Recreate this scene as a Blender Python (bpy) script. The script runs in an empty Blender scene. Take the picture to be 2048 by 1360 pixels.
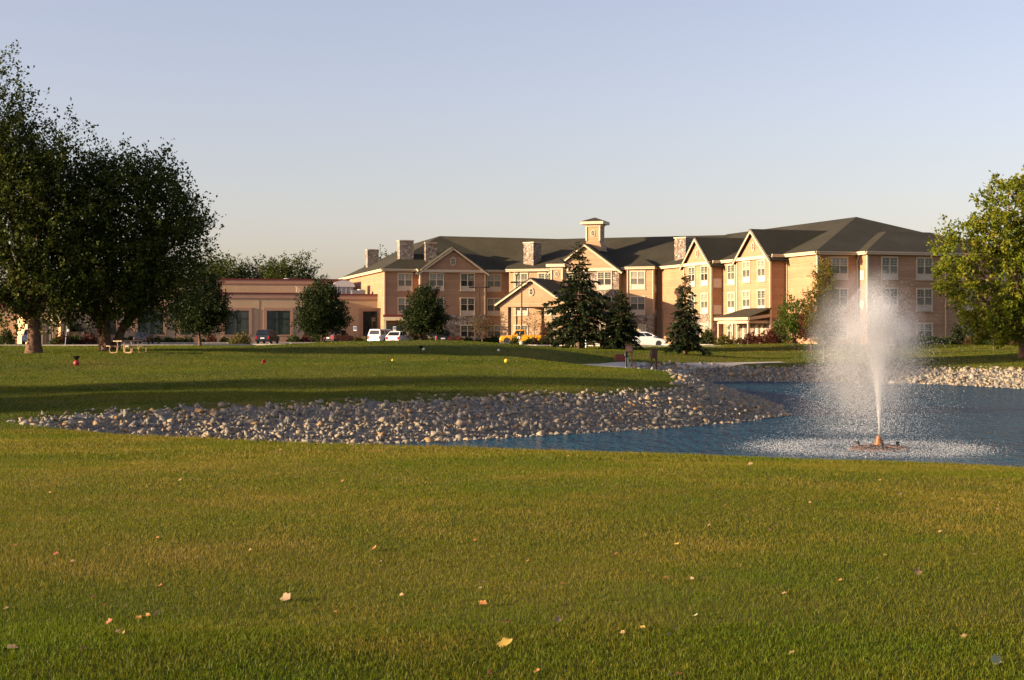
import bpy, bmesh, math, random
import numpy as np
from mathutils import Matrix, Vector
R = math.radians
scene = bpy.context.scene
COL = scene.collection

# ------------------------------------------------------------------ camera, sky, sun, exposure
CAMZ, F, HZ = 1.7, 3000.0, 664.0          # eye height, focal length in photo pixels, photo row of the horizon
cam_d = bpy.data.cameras.new('camera'); cam = bpy.data.objects.new('camera', cam_d); COL.objects.link(cam)
cam.location = (0, 0, CAMZ); cam.rotation_euler = (R(90), 0, 0)
cam_d.sensor_width = 36; cam_d.lens = F / 2048 * 36
cam_d.shift_y = -(680 - HZ) / 2048
cam_d.clip_start = 0.1; cam_d.clip_end = 5000
scene.camera = cam

SUN_EL, SUN_A = 11.0, 16.0                # elevation; degrees behind the camera's left
to_sun = Vector((-math.cos(R(SUN_EL)) * math.cos(R(SUN_A)), -math.cos(R(SUN_EL)) * math.sin(R(SUN_A)), math.sin(R(SUN_EL))))
world = bpy.data.worlds.new('World'); scene.world = world; world.use_nodes = True
wn = world.node_tree.nodes; wl = world.node_tree.links
sky = wn.new('ShaderNodeTexSky'); sky.sky_type = 'NISHITA'; sky.sun_disc = False
sky.sun_elevation = R(SUN_EL); sky.sun_rotation = math.atan2(to_sun.x, to_sun.y)
sky.air_density = 1.0; sky.dust_density = 1.75; sky.ozone_density = 1.5; sky.altitude = 200
hsv = wn.new('ShaderNodeHueSaturation'); hsv.inputs['Saturation'].default_value = .76; wl.new(sky.outputs[0], hsv.inputs['Color'])
tint = wn.new('ShaderNodeMix'); tint.data_type = 'RGBA'; tint.blend_type = 'MULTIPLY'; tint.inputs['Factor'].default_value = 1; tint.inputs['B'].default_value = (1.05, .90, .965, 1)
wl.new(hsv.outputs[0], tint.inputs['A']); wl.new(tint.outputs['Result'], wn['Background'].inputs[0]); wn['Background'].inputs[1].default_value = 0.094
sd = bpy.data.lights.new('sun', 'SUN'); sd.energy = 5.0; sd.angle = R(0.53); sd.color = (1.0, 0.77, 0.50)
sun = bpy.data.objects.new('sun', sd); COL.objects.link(sun)
sun.rotation_euler = to_sun.to_track_quat('Z', 'Y').to_euler(); sun.location = (-60, -20, 60)
vs = scene.view_settings; vs.view_transform = 'Standard'; vs.look = 'None'; vs.exposure = 1.42; vs.gamma = 1; vs.use_curve_mapping = False
scene.cycles.max_bounces = 6; scene.cycles.transparent_max_bounces = 8
scene.cycles.use_denoising = True

# ------------------------------------------------------------------ helpers
rng = np.random.default_rng(7); random.seed(7)
def at(px, py, Y): return Vector(((px - 1024) / F * Y, Y, CAMZ - (py - HZ) / F * Y))
def tagp(o, label=None, cat=None, group=None, kind=None):
    if label: o['label'] = label
    if cat: o['category'] = cat
    if group: o['group'] = group
    if kind: o['kind'] = kind
    return o
def empty(name, loc, rz=0, label=None, cat=None, group=None):
    o = bpy.data.objects.new(name, None); COL.objects.link(o); o.empty_display_size = .3
    o.location = loc; o.rotation_euler = (0, 0, rz); tagp(o, label, cat, group); return o
def link(name, me, parent=None, world=False, loc=None, rz=None):
    o = bpy.data.objects.new(name, me); COL.objects.link(o)
    if parent is not None:
        o.parent = parent
        if world:
            o.matrix_parent_inverse = (Matrix.Translation(parent.location) @ Matrix.Rotation(parent.rotation_euler[2], 4, 'Z')).inverted()
    if loc is not None: o.location = loc
    if rz is not None: o.rotation_euler = (0, 0, rz)
    return o
def copy_tree(o, parent=None):
    c = o.copy(); COL.objects.link(c)
    if parent is not None: c.parent = parent
    for ch in list(o.children): copy_tree(ch, c)
    return c
def fmesh(name, v, f, mat, var=None, smooth=False):
    """fast mesh from arrays; f is (M,k)"""
    v = np.asarray(v, dtype=np.float32); f = np.asarray(f, dtype=np.int32)
    me = bpy.data.meshes.new(name); k = f.shape[1]
    me.vertices.add(len(v)); me.vertices.foreach_set('co', v.ravel())
    me.loops.add(f.size); me.loops.foreach_set('vertex_index', f.ravel())
    me.polygons.add(len(f)); me.polygons.foreach_set('loop_start', np.arange(0, f.size, k, dtype=np.int32))
    if smooth: me.polygons.foreach_set('use_smooth', np.ones(len(f), dtype=bool))
    me.update(calc_edges=True)
    if var is not None:
        a = me.attributes.new('var', 'FLOAT', 'POINT'); a.data.foreach_set('value', np.asarray(var, dtype=np.float32))
    for m in (mat if isinstance(mat, (list, tuple)) else [mat]): me.materials.append(m)
    return me
class MB:
    def __init__(s): s.v = []; s.f = []; s.m = []
    def add(s, vs_, fs, mi=0):
        b = len(s.v); s.v += [tuple(p) for p in vs_]
        for f in fs: s.f.append([b + i for i in f]); s.m.append(mi)
        return s
    def box(s, c, d, rz=0, mi=0):
        ca, sa = math.cos(rz), math.sin(rz); vs_ = []
        for z in (-.5, .5):
            for x, y in ((-.5, -.5), (.5, -.5), (.5, .5), (-.5, .5)):
                X, Y = x * d[0], y * d[1]
                vs_.append((c[0] + X * ca - Y * sa, c[1] + X * sa + Y * ca, c[2] + z * d[2]))
        return s.add(vs_, [(3, 2, 1, 0), (4, 5, 6, 7), (0, 1, 5, 4), (1, 2, 6, 5), (2, 3, 7, 6), (3, 0, 4, 7)], mi)
    def beam(s, p0, p1, w, h, mi=0, up=Vector((0, 0, 1))):
        p0, p1 = Vector(p0), Vector(p1); d = (p1 - p0).normalized()
        sd_ = d.cross(up)
        sd_ = sd_.normalized() if sd_.length > 1e-4 else Vector((1, 0, 0))
        u = sd_.cross(d).normalized(); vs_ = []
        for p in (p0, p1):
            for a, b in ((-1, -1), (1, -1), (1, 1), (-1, 1)): vs_.append(p + sd_ * (a * w / 2) + u * (b * h / 2))
        return s.add(vs_, [(3, 2, 1, 0), (4, 5, 6, 7), (0, 1, 5, 4), (1, 2, 6, 5), (2, 3, 7, 6), (3, 0, 4, 7)], mi)
    def tube(s, pts, rad, n=8, mi=0, cap=True):
        pts = [Vector(p) for p in pts]; rings = []; b = len(s.v); prev = None
        for i, p in enumerate(pts):
            d = (pts[min(i + 1, len(pts) - 1)] - pts[max(i - 1, 0)]).normalized()
            a = prev if prev is not None else (Vector((1, 0, 0)) if abs(d.x) < .9 else Vector((0, 1, 0)))
            x = (a - d * a.dot(d))
            x = x.normalized() if x.length > 1e-5 else d.orthogonal().normalized()
            prev = x; y = d.cross(x)
            for k in range(n):
                t = 2 * math.pi * k / n; s.v.append(tuple(p + (x * math.cos(t) + y * math.sin(t)) * rad[i]))
        for i in range(len(pts) - 1):
            for k in range(n):
                s.f.append([b + i * n + k, b + i * n + (k + 1) % n, b + (i + 1) * n + (k + 1) % n, b + (i + 1) * n + k]); s.m.append(mi)
        if cap:
            s.f.append([b + k for k in range(n)][::-1]); s.m.append(mi)
            s.f.append([b + (len(pts) - 1) * n + k for k in range(n)]); s.m.append(mi)
        return s
    def prism(s, poly, z0, z1, mi=0):
        n = len(poly); vs_ = [(p[0], p[1], z0) for p in poly] + [(p[0], p[1], z1) for p in poly]
        return s.add(vs_, [list(range(n))[::-1], list(range(n, 2 * n))] + [(i, (i + 1) % n, n + (i + 1) % n, n + i) for i in range(n)], mi)
    def slab(s, pts, t, mi=0, off=Vector((0, 0, -1))):
        n = len(pts); vs_ = [Vector(p) for p in pts] + [Vector(p) + off * t for p in pts]
        return s.add(vs_, [list(range(n)), list(range(n, 2 * n))[::-1]] + [(i, (i + 1) % n, n + (i + 1) % n, n + i) for i in range(n)], mi)
    def lathe(s, prof, n=16, c=(0, 0, 0), mi=0):
        b = len(s.v)
        for r, z in prof:
            for k in range(n):
                t = 2 * math.pi * k / n; s.v.append((c[0] + r * math.cos(t), c[1] + r * math.sin(t), c[2] + z))
        for i in range(len(prof) - 1):
            for k in range(n):
                s.f.append([b + i * n + k, b + i * n + (k + 1) % n, b + (i + 1) * n + (k + 1) % n, b + (i + 1) * n + k]); s.m.append(mi)
        s.f.append([b + k for k in range(n)][::-1]); s.m.append(mi)
        s.f.append([b + (len(prof) - 1) * n + k for k in range(n)]); s.m.append(mi)
        return s
    def mesh(s, name, mats, smooth=False, fix=True):
        me = bpy.data.meshes.new(name); me.from_pydata(s.v, [], s.f)
        for m in (mats if isinstance(mats, (list, tuple)) else [mats]): me.materials.append(m)
        me.polygons.foreach_set('material_index', s.m)
        if fix:
            bm = bmesh.new(); bm.from_mesh(me); bmesh.ops.recalc_face_normals(bm, faces=bm.faces); bm.to_mesh(me); bm.free()
        if smooth: me.polygons.foreach_set('use_smooth', [True] * len(me.polygons))
        me.update(); return me
    def build(s, name, mats, parent=None, world=False, smooth=False, **k):
        return link(name, s.mesh(name, mats, smooth), parent, world, **k)

# ------------------------------------------------------------------ materials
def mat(name): 
    m = bpy.data.materials.new(name); m.use_nodes = True
    return m, m.node_tree.nodes, m.node_tree.links, m.node_tree.nodes['Principled BSDF']
def ramp(n, stops):
    r = n.new('ShaderNodeValToRGB'); e = r.color_ramp.elements
    while len(e) < len(stops): e.new(.5)
    for i, (p, c) in enumerate(stops): e[i].position = p; e[i].color = (*c, 1)
    return r
def noise(n, l, scale, detail=4, rough=.6, coord=None, dim='Object'):
    t = n.new('ShaderNodeTexNoise'); t.inputs['Scale'].default_value = scale; t.inputs['Detail'].default_value = detail; t.inputs['Roughness'].default_value = rough
    if coord is None:
        tc = n.new('ShaderNodeTexCoord'); coord = tc.outputs[dim]
    l.new(coord, t.inputs['Vector']); return t
def plain(name, c, rough=.6, metal=0, var=.12, scale=3, bump=0, bscale=30, spec=.4, coat=0):
    m, n, l, b = mat(name)
    t = noise(n, l, scale, 5)
    r = ramp(n, [(.3, tuple(x * (1 - var) for x in c)), (.7, tuple(min(1, x * (1 + var)) for x in c))])
    l.new(t.outputs[0], r.inputs[0]); l.new(r.outputs[0], b.inputs['Base Color'])
    b.inputs['Roughness'].default_value = rough; b.inputs['Metallic'].default_value = metal; b.inputs['Specular IOR Level'].default_value = spec
    b.inputs['Coat Weight'].default_value = coat
    if bump:
        t2 = noise(n, l, bscale, 4); bp = n.new('ShaderNodeBump'); bp.inputs['Strength'].default_value = bump; bp.inputs['Distance'].default_value = .03
        l.new(t2.outputs[0], bp.inputs['Height']); l.new(bp.outputs[0], b.inputs['Normal'])
    return m
def leafmat(name, cols, trans=.35, clump=.35, rough=.5):
    """diffuse + translucent leaf, colour from the per-leaf attribute and a slow noise over the crown"""
    m, n, l, b = mat(name); out = n['Material Output']
    at_ = n.new('ShaderNodeAttribute'); at_.attribute_name = 'var'
    t = noise(n, l, clump, 2)
    mx = n.new('ShaderNodeMath'); mx.operation = 'MULTIPLY_ADD'; l.new(t.outputs[0], mx.inputs[0]); mx.inputs[1].default_value = .8
    ad = n.new('ShaderNodeMath'); ad.operation = 'MULTIPLY_ADD'; l.new(at_.outputs['Fac'], ad.inputs[0]); ad.inputs[1].default_value = .6; ad.inputs[2].default_value = -.2
    l.new(ad.outputs[0], mx.inputs[2])
    r = ramp(n, cols); l.new(mx.outputs[0], r.inputs[0])
    b.inputs['Roughness'].default_value = rough; b.inputs['Specular IOR Level'].default_value = .12
    l.new(r.outputs[0], b.inputs['Base Color'])
    tr = n.new('ShaderNodeBsdfTranslucent'); l.new(r.outputs[0], tr.inputs[0])
    ms = n.new('ShaderNodeMixShader'); ms.inputs[0].default_value = trans
    l.new(b.outputs[0], ms.inputs[1]); l.new(tr.outputs[0], ms.inputs[2]); l.new(ms.outputs[0], out.inputs[0])
    return m
def siding(name, c, period=.2):
    m, n, l, b = mat(name)
    tc = n.new('ShaderNodeTexCoord'); sp = n.new('ShaderNodeSeparateXYZ'); l.new(tc.outputs['Object'], sp.inputs[0])
    fr = n.new('ShaderNodeMath'); fr.operation = 'FRACT'; dv = n.new('ShaderNodeMath'); dv.operation = 'DIVIDE'; dv.inputs[1].default_value = period
    l.new(sp.outputs['Z'], dv.inputs[0]); l.new(dv.outputs[0], fr.inputs[0])
    fl = n.new('ShaderNodeMath'); fl.operation = 'FLOOR'; l.new(dv.outputs[0], fl.inputs[0])
    wn_ = n.new('ShaderNodeTexWhiteNoise'); wn_.noise_dimensions = '1D'; l.new(fl.outputs[0], wn_.inputs['W'])
    t = noise(n, l, .5, 5)
    r = ramp(n, [(.3, tuple(x * .86 for x in c)), (.7, tuple(x * 1.1 for x in c))]); 
    av = n.new('ShaderNodeMath'); av.operation = 'MULTIPLY_ADD'; l.new(wn_.outputs[0], av.inputs[0]); av.inputs[1].default_value = .3; l.new(t.outputs[0], av.inputs[2])
    sb = n.new('ShaderNodeMath'); sb.operation = 'SUBTRACT'; l.new(av.outputs[0], sb.inputs[0]); sb.inputs[1].default_value = .15
    l.new(sb.outputs[0], r.inputs[0]); l.new(r.outputs[0], b.inputs['Base Color'])
    bp = n.new('ShaderNodeBump'); bp.invert = True; bp.inputs['Strength'].default_value = 1; bp.inputs['Distance'].default_value = .045
    l.new(fr.outputs[0], bp.inputs['Height']); l.new(bp.outputs[0], b.inputs['Normal'])
    b.inputs['Roughness'].default_value = .65; b.inputs['Specular IOR Level'].default_value = .25
    return m
def stone(name, scale=4.2):
    m, n, l, b = mat(name)
    tc = n.new('ShaderNodeTexCoord')
    v = n.new('ShaderNodeTexVoronoi'); v.inputs['Scale'].default_value = scale; l.new(tc.outputs['Object'], v.inputs['Vector'])
    v2 = n.new('ShaderNodeTexVoronoi'); v2.feature = 'DISTANCE_TO_EDGE'; v2.inputs['Scale'].default_value = scale; l.new(tc.outputs['Object'], v2.inputs['Vector'])
    sp = n.new('ShaderNodeSeparateColor'); l.new(v.outputs['Color'], sp.inputs[0])
    r = ramp(n, [(0, (.10, .067, .046)), (.3, (.235, .16, .108)), (.55, (.33, .24, .17)), (.8, (.31, .275, .235)), (1, (.5, .43, .35))])
    l.new(sp.outputs[0], r.inputs[0])
    e = ramp(n, [(.0, (0, 0, 0)), (.09, (1, 1, 1))]); l.new(v2.outputs[0], e.inputs[0])
    mx = n.new('ShaderNodeMix'); mx.data_type = 'RGBA'; mx.inputs['A'].default_value = (.2, .16, .13, 1); l.new(e.outputs[0], mx.inputs['Factor']); l.new(r.outputs[0], mx.inputs['B'])
    l.new(mx.outputs['Result'], b.inputs['Base Color'])
    bp = n.new('ShaderNodeBump'); bp.inputs['Strength'].default_value = 1; bp.inputs['Distance'].default_value = .08
    l.new(e.outputs[0], bp.inputs['Height']); l.new(bp.outputs[0], b.inputs['Normal']); b.inputs['Roughness'].default_value = .85
    return m
def shingle(name, c):
    m, n, l, b = mat(name)
    t = noise(n, l, 6, 8, .75); t0 = noise(n, l, .25, 3)
    a = n.new('ShaderNodeMath'); a.operation = 'MULTIPLY_ADD'; l.new(t0.outputs[0], a.inputs[0]); a.inputs[1].default_value = .5; l.new(t.outputs[0], a.inputs[2])
    r = ramp(n, [(.5, tuple(x * .6 for x in c)), (.75, c), (.95, tuple(x * 1.5 for x in c))]); l.new(a.outputs[0], r.inputs[0])
    tc = n.new('ShaderNodeTexCoord'); sp = n.new('ShaderNodeSeparateXYZ'); l.new(tc.outputs['Object'], sp.inputs[0])
    dv = n.new('ShaderNodeMath'); dv.operation = 'MULTIPLY'; dv.inputs[1].default_value = 9; l.new(sp.outputs['Z'], dv.inputs[0])
    fr = n.new('ShaderNodeMath'); fr.operation = 'FRACT'; l.new(dv.outputs[0], fr.inputs[0])
    bp = n.new('ShaderNodeBump'); bp.inputs['Strength'].default_value = .6; bp.inputs['Distance'].default_value = .03; bp.invert = True
    a2 = n.new('ShaderNodeMath'); a2.operation = 'ADD'; l.new(fr.outputs[0], a2.inputs[0]); l.new(t.outputs[0], a2.inputs[1])
    l.new(a2.outputs[0], bp.inputs['Height']); l.new(bp.outputs[0], b.inputs['Normal'])
    l.new(r.outputs[0], b.inputs['Base Color']); b.inputs['Roughness'].default_value = .9; b.inputs['Specular IOR Level'].default_value = .2
    return m
def glassmat(name, c, rough=.06):
    m, n, l, b = mat(name); t = noise(n, l, 1.3, 3)
    tc = n.new('ShaderNodeTexCoord'); w = n.new('ShaderNodeTexWave'); w.inputs['Scale'].default_value = 2.2; w.inputs['Distortion'].default_value = 1.0; l.new(tc.outputs['Object'], w.inputs['Vector'])
    a = n.new('ShaderNodeMath'); a.operation = 'MULTIPLY_ADD'; l.new(w.outputs['Fac'], a.inputs[0]); a.inputs[1].default_value = .35; l.new(t.outputs[0], a.inputs[2])
    r = ramp(n, [(.35, tuple(x * .55 for x in c)), (.95, tuple(x * 1.35 for x in c))]); l.new(a.outputs[0], r.inputs[0])
    l.new(r.outputs[0], b.inputs['Base Color']); b.inputs['Roughness'].default_value = rough; b.inputs['Specular IOR Level'].default_value = .6
    return m

M = {}
M['siding_tan'] = siding('siding_tan', (.36, .205, .112))
M['siding_cream'] = siding('siding_cream', (.37, .235, .13))
M['stucco'] = plain('stucco', (.42, .29, .175), .85, var=.06, scale=.7, bump=.3, bscale=25)
M['stucco_pink'] = plain('stucco_pink', (.33, .19, .13), .85, var=.06, scale=.7)
M['stucco_sunlit'] = plain('stucco_sunlit', (.58, .38, .2), .85, var=.06, scale=.7)  # hall stucco made brighter and more orange: sunshine put into its colour
M['red_metal'] = plain('red_metal', (.14, .022, .018), .4, .2)
M['trim_tan'] = plain('trim_tan', (.46, .33, .21), .65, var=.05)
M['trim'] = plain('trim', (.50, .37, .235), .6, var=.05)
M['trim_white'] = plain('trim_white', (.53, .42, .285), .6, var=.05)
M['panel'] = plain('panel', (.50, .43, .35), .7, var=.05)
M['stone'] = stone('stone')
M['roof'] = shingle('roof', (.040, .035, .021))
M['glass_dark'] = glassmat('glass_dark', (.02, .022, .022))
M['glass_curtain'] = glassmat('glass_curtain', (.19, .20, .165))
M['glass_mid'] = glassmat('glass_mid', (.095, .10, .085))
M['glass_green'] = glassmat('glass_green', (.045, .062, .052))
M['dark'] = plain('dark', (.012, .011, .01), .6)
M['black_metal'] = plain('black_metal', (.012, .012, .013), .4, .3)
M['grey_metal'] = plain('grey_metal', (.25, .26, .27), .4, .5)
M['pale_metal'] = plain('pale_metal', (.5, .5, .5), .5, .2)
M['concrete'] = plain('concrete', (.42, .37, .31), .9, var=.15, scale=2, bump=.3)
M['asphalt'] = plain('asphalt', (.055, .052, .05), .9, var=.25, scale=.6, bump=.3, bscale=40)
M['paint_white'] = plain('paint_white', (.75, .74, .70), .6, var=.08)
M['sign_blue'] = plain('sign_blue', (.02, .09, .4), .5)
M['wood_brown'] = plain('wood_brown', (.10, .045, .025), .7, var=.3, scale=8)
M['wood_red'] = plain('wood_red', (.19, .05, .03), .7, var=.25, scale=8)
M['tan_metal'] = plain('tan_metal', (.32, .21, .115), .5)
M['bark'] = plain('bark', (.115, .064, .038), .95, var=.45, scale=5, bump=1, bscale=9)
M['bark_light'] = plain('bark_light', (.19, .13, .085), .9, var=.3, scale=7, bump=.7, bscale=12)
M['rubber'] = plain('rubber', (.015, .015, .015), .8)
M['chrome'] = plain('chrome', (.6, .6, .6), .25, .9)
M['rust'] = plain('rust', (.07, .032, .02), .7, var=.4, scale=6)
M['nozzle'] = plain('nozzle', (.20, .09, .035), .5, .3, var=.3, scale=9)
M['soil'] = plain('soil', (.06, .033, .02), .95, var=.4, scale=3, bump=.7)
M['leaf_maple'] = leafmat('leaf_maple', [(.15, (.024, .038, .006)), (.5, (.045, .062, .009)), (.8, (.080, .088, .014)), (1, (.14, .115, .02))], .36)
M['leaf_dark'] = leafmat('leaf_dark', [(.2, (.012, .022, .006)), (.6, (.024, .038, .008)), (1, (.05, .055, .012))], .25, .6)
M['leaf_gold'] = leafmat('leaf_gold', [(.1, (.080, .118, .010)), (.5, (.150, .178, .015)), (.8, (.23, .21, .02)), (1, (.36, .26, .03))], .46, .4)
M['leaf_bright'] = leafmat('leaf_bright', [(.2, (.045, .075, .010)), (.6, (.08, .12, .016)), (1, (.15, .16, .025))], .35, .6)
M['leaf_rust'] = leafmat('leaf_rust', [(.15, (.085, .11, .016)), (.55, (.16, .15, .022)), (.8, (.24, .13, .03)), (1, (.28, .09, .04))], .42, .7)
M['leaf_brown'] = leafmat('leaf_brown', [(.2, (.06, .045, .018)), (.6, (.11, .07, .03)), (1, (.16, .10, .04))], .3, .8)
M['leaf_red'] = leafmat('leaf_red', [(.2, (.05, .018, .012)), (.6, (.10, .03, .018)), (1, (.15, .06, .025))], .3, .8)
M['needle'] = leafmat('needle', [(.2, (.010, .017, .006)), (.6, (.024, .036, .011)), (1, (.06, .066, .016))], .16, .8)
M['hedge'] = leafmat('hedge', [(.2, (.02, .035, .008)), (.6, (.045, .065, .012)), (1, (.09, .095, .02))], .25, .9)
M['hedge_gold'] = leafmat('hedge_gold', [(.2, (.06, .06, .012)), (.6, (.11, .10, .02)), (1, (.18, .15, .035))], .3, .9)
M['blade'] = leafmat('blade', [(.05, (.082, .140, .003)), (.34, (.108, .124, .006)), (.62, (.190, .155, .018)), (.86, (.29, .20, .04)), (1, (.38, .27, .09))], .46, .22)
M['blade_far'] = leafmat('blade_far', [(.1, (.038, .066, .004)), (.45, (.088, .108, .006)), (.75, (.155, .135, .010)), (1, (.25, .18, .04))], .42, .10)

# ------------------------------------------------------------------ terrain
ZW = -2.0
def pt(px, py, Y): p = at(px, py, Y); return (p.x, p.y, p.z)
ctrl = []
for X in (-60, -25, -9, 0, 9, 25, 60): ctrl += [(X, -8, .02), (X, 5, .0)]
for X in (-20, -8, 0, 8, 20): ctrl.append((X, 14, -.17)); ctrl.append((X, 22, -.40))
ctrl += [(-13.2, 38.7, -.92), (-8.3, 34.6, -.82), (-3.5, 32.4, -.79), (0, 31.9, -.81), (4.8, 30.1, -.79), (9.2, 26.9, -.75), (16, 24, -.66), (30, 22, -.6), (-25, 38, -.6), (-45, 40, -.4), (60, 20, -.5)]
ctrl += [(-20, 46, -1.0), (-24, 50, -.95)]
ctrl += [pt(*a) for a in ((200, 797, 54.1), (450, 795, 55), (700, 796, 54.5), (1000, 790, 57.1), (1200, 781, 61.5), (1370, 770, 67.9), (1310, 742, 92),
    (0, 815, 52), (-300, 800, 55), (0, 780, 62), (0, 745, 78), (-300, 740, 80), (68, 706, 97), (215, 701, 100), (255, 706, 93), (-200, 700, 100), (0, 692, 150), (300, 692, 150), (-500, 695, 120),
    (300, 736, 80), (528, 728, 82), (528, 741, 74), (700, 725, 84), (1000, 727, 82), (1000, 741, 74), (1180, 746, 74), (1280, 756, 72), (400, 765, 66), (700, 763, 66), (1000, 760, 66),
    (900, 682, 118), (760, 682, 119), (660, 685, 118), (1000, 687, 116), (1060, 694, 114), (1100, 700, 112), (1150, 713, 110), (560, 690, 119), (480, 694, 118), (400, 697, 118),
    (843, 699, 107), (650, 706, 100), (900, 712, 97), (1040, 716, 97), (700, 722, 90), (900, 722, 90),
    (1185, 736, 101), (1120, 737, 100), (1260, 717, 118), (1370, 708, 125), (1155, 698, 140), (1050, 697, 135), (1500, 729, 117.5), (1500, 716, 128), (1500, 698, 145), (1400, 696, 146), (1300, 724, 112),
    (1700, 729, 116), (1650, 720, 121), (1700, 691, 150), (1560, 688, 152), (1850, 691, 150), (2048, 693, 140), (2048, 727, 110), (2048, 706, 126), (2300, 700, 120), (2300, 740, 95))]
for X in (-40, -20, 0, 20): ctrl.append((X, 148, .16))
for X in (-110, -60, -30, 0, 30, 70, 110): ctrl.append((X, 168, .2)); ctrl.append((X, 200, .2))
for X in (-110, 110): ctrl += [(X, 60, -.2), (X, 110, .1), (X, 20, 0)]
ctrl = np.array(ctrl, float)
def tps_fit(c, lam=2.0):
    S = 20.0; P = c[:, :2] / S; n = len(P)
    d2 = ((P[:, None] - P[None]) ** 2).sum(-1); K = np.where(d2 > 0, .5 * d2 * np.log(d2 + 1e-12), 0) + np.eye(n) * lam * 1e-3
    Q = np.hstack([np.ones((n, 1)), P]); A = np.block([[K, Q], [Q.T, np.zeros((3, 3))]])
    return P, S, np.linalg.solve(A, np.concatenate([c[:, 2], np.zeros(3)]))
TP, TS, TWt = tps_fit(ctrl)
def tps(x, y):
    out = np.zeros(x.shape).ravel(); X = x.ravel() / TS; Y = y.ravel() / TS
    for i in range(0, len(out), 20000):
        a = X[i:i + 20000]; b = Y[i:i + 20000]
        d2 = (a[:, None] - TP[None, :, 0]) ** 2 + (b[:, None] - TP[None, :, 1]) ** 2
        out[i:i + 20000] = (np.where(d2 > 0, .5 * d2 * np.log(d2 + 1e-12), 0) @ TWt[:-3]) + TWt[-3] + TWt[-2] * a + TWt[-1] * b
    return out.reshape(x.shape)
near_chain = [(-10.9, 46.4), (-8.9, 43.8), (-6, 40.6), (-3.5, 38.6), (0, 37.2), (5, 35.2), (10, 32.2), (16, 29.4), (24, 28), (40, 30), (52, 45), (56, 68)]
rip_chain = [(56, 68), (52, 82), (43, 92), (33.5, 98.2), (31.8, 103.7), (29.4, 107.6), (25, 110.6), (21.5, 112.0), (17, 112.9), (14.4, 111.5), (12.9, 107), (12.3, 101), (13.2, 95), (13.4, 85), (12.8, 75), (11.9, 67), (11.2, 65.6), (8.7, 61.3), (5.3, 57.8), (1.4, 54.4), (-2.1, 51.4), (-5.3, 49.6), (-8.3, 48.3), (-10.9, 46.7)]
poly = near_chain[:-1] + rip_chain[:-1]
def dist_chain(x, y, ch):
    d = np.full(x.shape, 1e9)
    for (ax, ay), (bx, by) in zip(ch[:-1], ch[1:]):
        vx, vy = bx - ax, by - ay; t = np.clip(((x - ax) * vx + (y - ay) * vy) / (vx * vx + vy * vy + 1e-12), 0, 1)
        d = np.minimum(d, np.hypot(x - ax - t * vx, y - ay - t * vy))
    return d
def inside(x, y):
    r = np.zeros(x.shape, bool); n = len(poly)
    for i in range(n):
        (ax, ay), (bx, by) = poly[i], poly[(i + 1) % n]
        c = ((ay > y) != (by > y)) & (x < (bx - ax) * (y - ay) / (by - ay + 1e-12) + ax); r ^= c
    return r
RW, NW = 4.6, 5.2
fx = np.arange(-78, 78.01, .75); fy = np.concatenate([np.arange(-6, 14, .5), np.arange(14, 176.1, .75)])
gx = np.concatenate([[-2500, -1200, -600, -350, -220, -150, -110, -92], fx, [92, 110, 150, 220, 350, 600, 1200, 2500]])
gy = np.concatenate([[-300, -120, -50, -20], fy, [182, 190, 200, 215, 240, 280, 340, 430, 600, 900, 1600, 3000]])
GX, GY = np.meshgrid(gx, gy)
GZ = np.full(GX.shape, .2)
m_in = (np.abs(GX) <= 115) & (GY >= -25) & (GY <= 205)
GZ[m_in] = np.clip(tps(GX[m_in], GY[m_in]), -1.3, 1.1)
GZ[GY < -25] = 0
def blend(z, t, tgt): t = np.clip(t, 0, 1); t = t * t * (3 - 2 * t); return z * (1 - t) + tgt * t
GZ = blend(GZ, (np.abs(GX) - 80) / 35, .1); GZ = blend(GZ, (GY - 152) / 12, .16)
# gentle unevenness of the turf
GZ += .025 * np.sin(GX * .9 + 1.3 * np.sin(GY * .31)) * np.sin(GY * .7 + GX * .2) * ((GY < 150) & (GY > 0))
GZ += .045 * np.exp(-((GX + 2.1) / 1.5) ** 2 - ((GY - 8.0) / .62) ** 2) - .05 * np.exp(-((GX + 1.9) / 1.3) ** 2 - ((GY - 9.4) / .55) ** 2)
INS = inside(GX, GY); DN = dist_chain(GX, GY, near_chain); DR = dist_chain(GX, GY, rip_chain)
lawnz = GZ.copy()
tr = np.clip(DR / RW, 0, 1); zr = ZW + (lawnz - ZW) * tr
tn = np.clip(DN / NW, 0, 1); tn_ = 1 - (1 - tn) ** 2; tn_ = tn_ * .5 + .5 * tn * tn * (3 - 2 * tn); zn = ZW + (lawnz - ZW) * tn_
GZ = np.where(INS, ZW - .12 - .25 * np.minimum(np.minimum(DN, DR), 3), np.minimum(zr, zn))
RIPD = (~INS) & (DR < RW - 1.35) & (DR < DN + .3) | INS & (DR < .9)
def bil(arr, x, y):
    x = np.asarray(x, float); y = np.asarray(y, float)
    i = np.clip(np.searchsorted(gx, x) - 1, 0, len(gx) - 2); j = np.clip(np.searchsorted(gy, y) - 1, 0, len(gy) - 2)
    a = (x - gx[i]) / (gx[i + 1] - gx[i]); b = (y - gy[j]) / (gy[j + 1] - gy[j])
    return (arr[j, i] * (1 - a) + arr[j, i + 1] * a) * (1 - b) + (arr[j + 1, i] * (1 - a) + arr[j + 1, i + 1] * a) * b
def gz(x, y): return float(bil(GZ, x, y))
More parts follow.
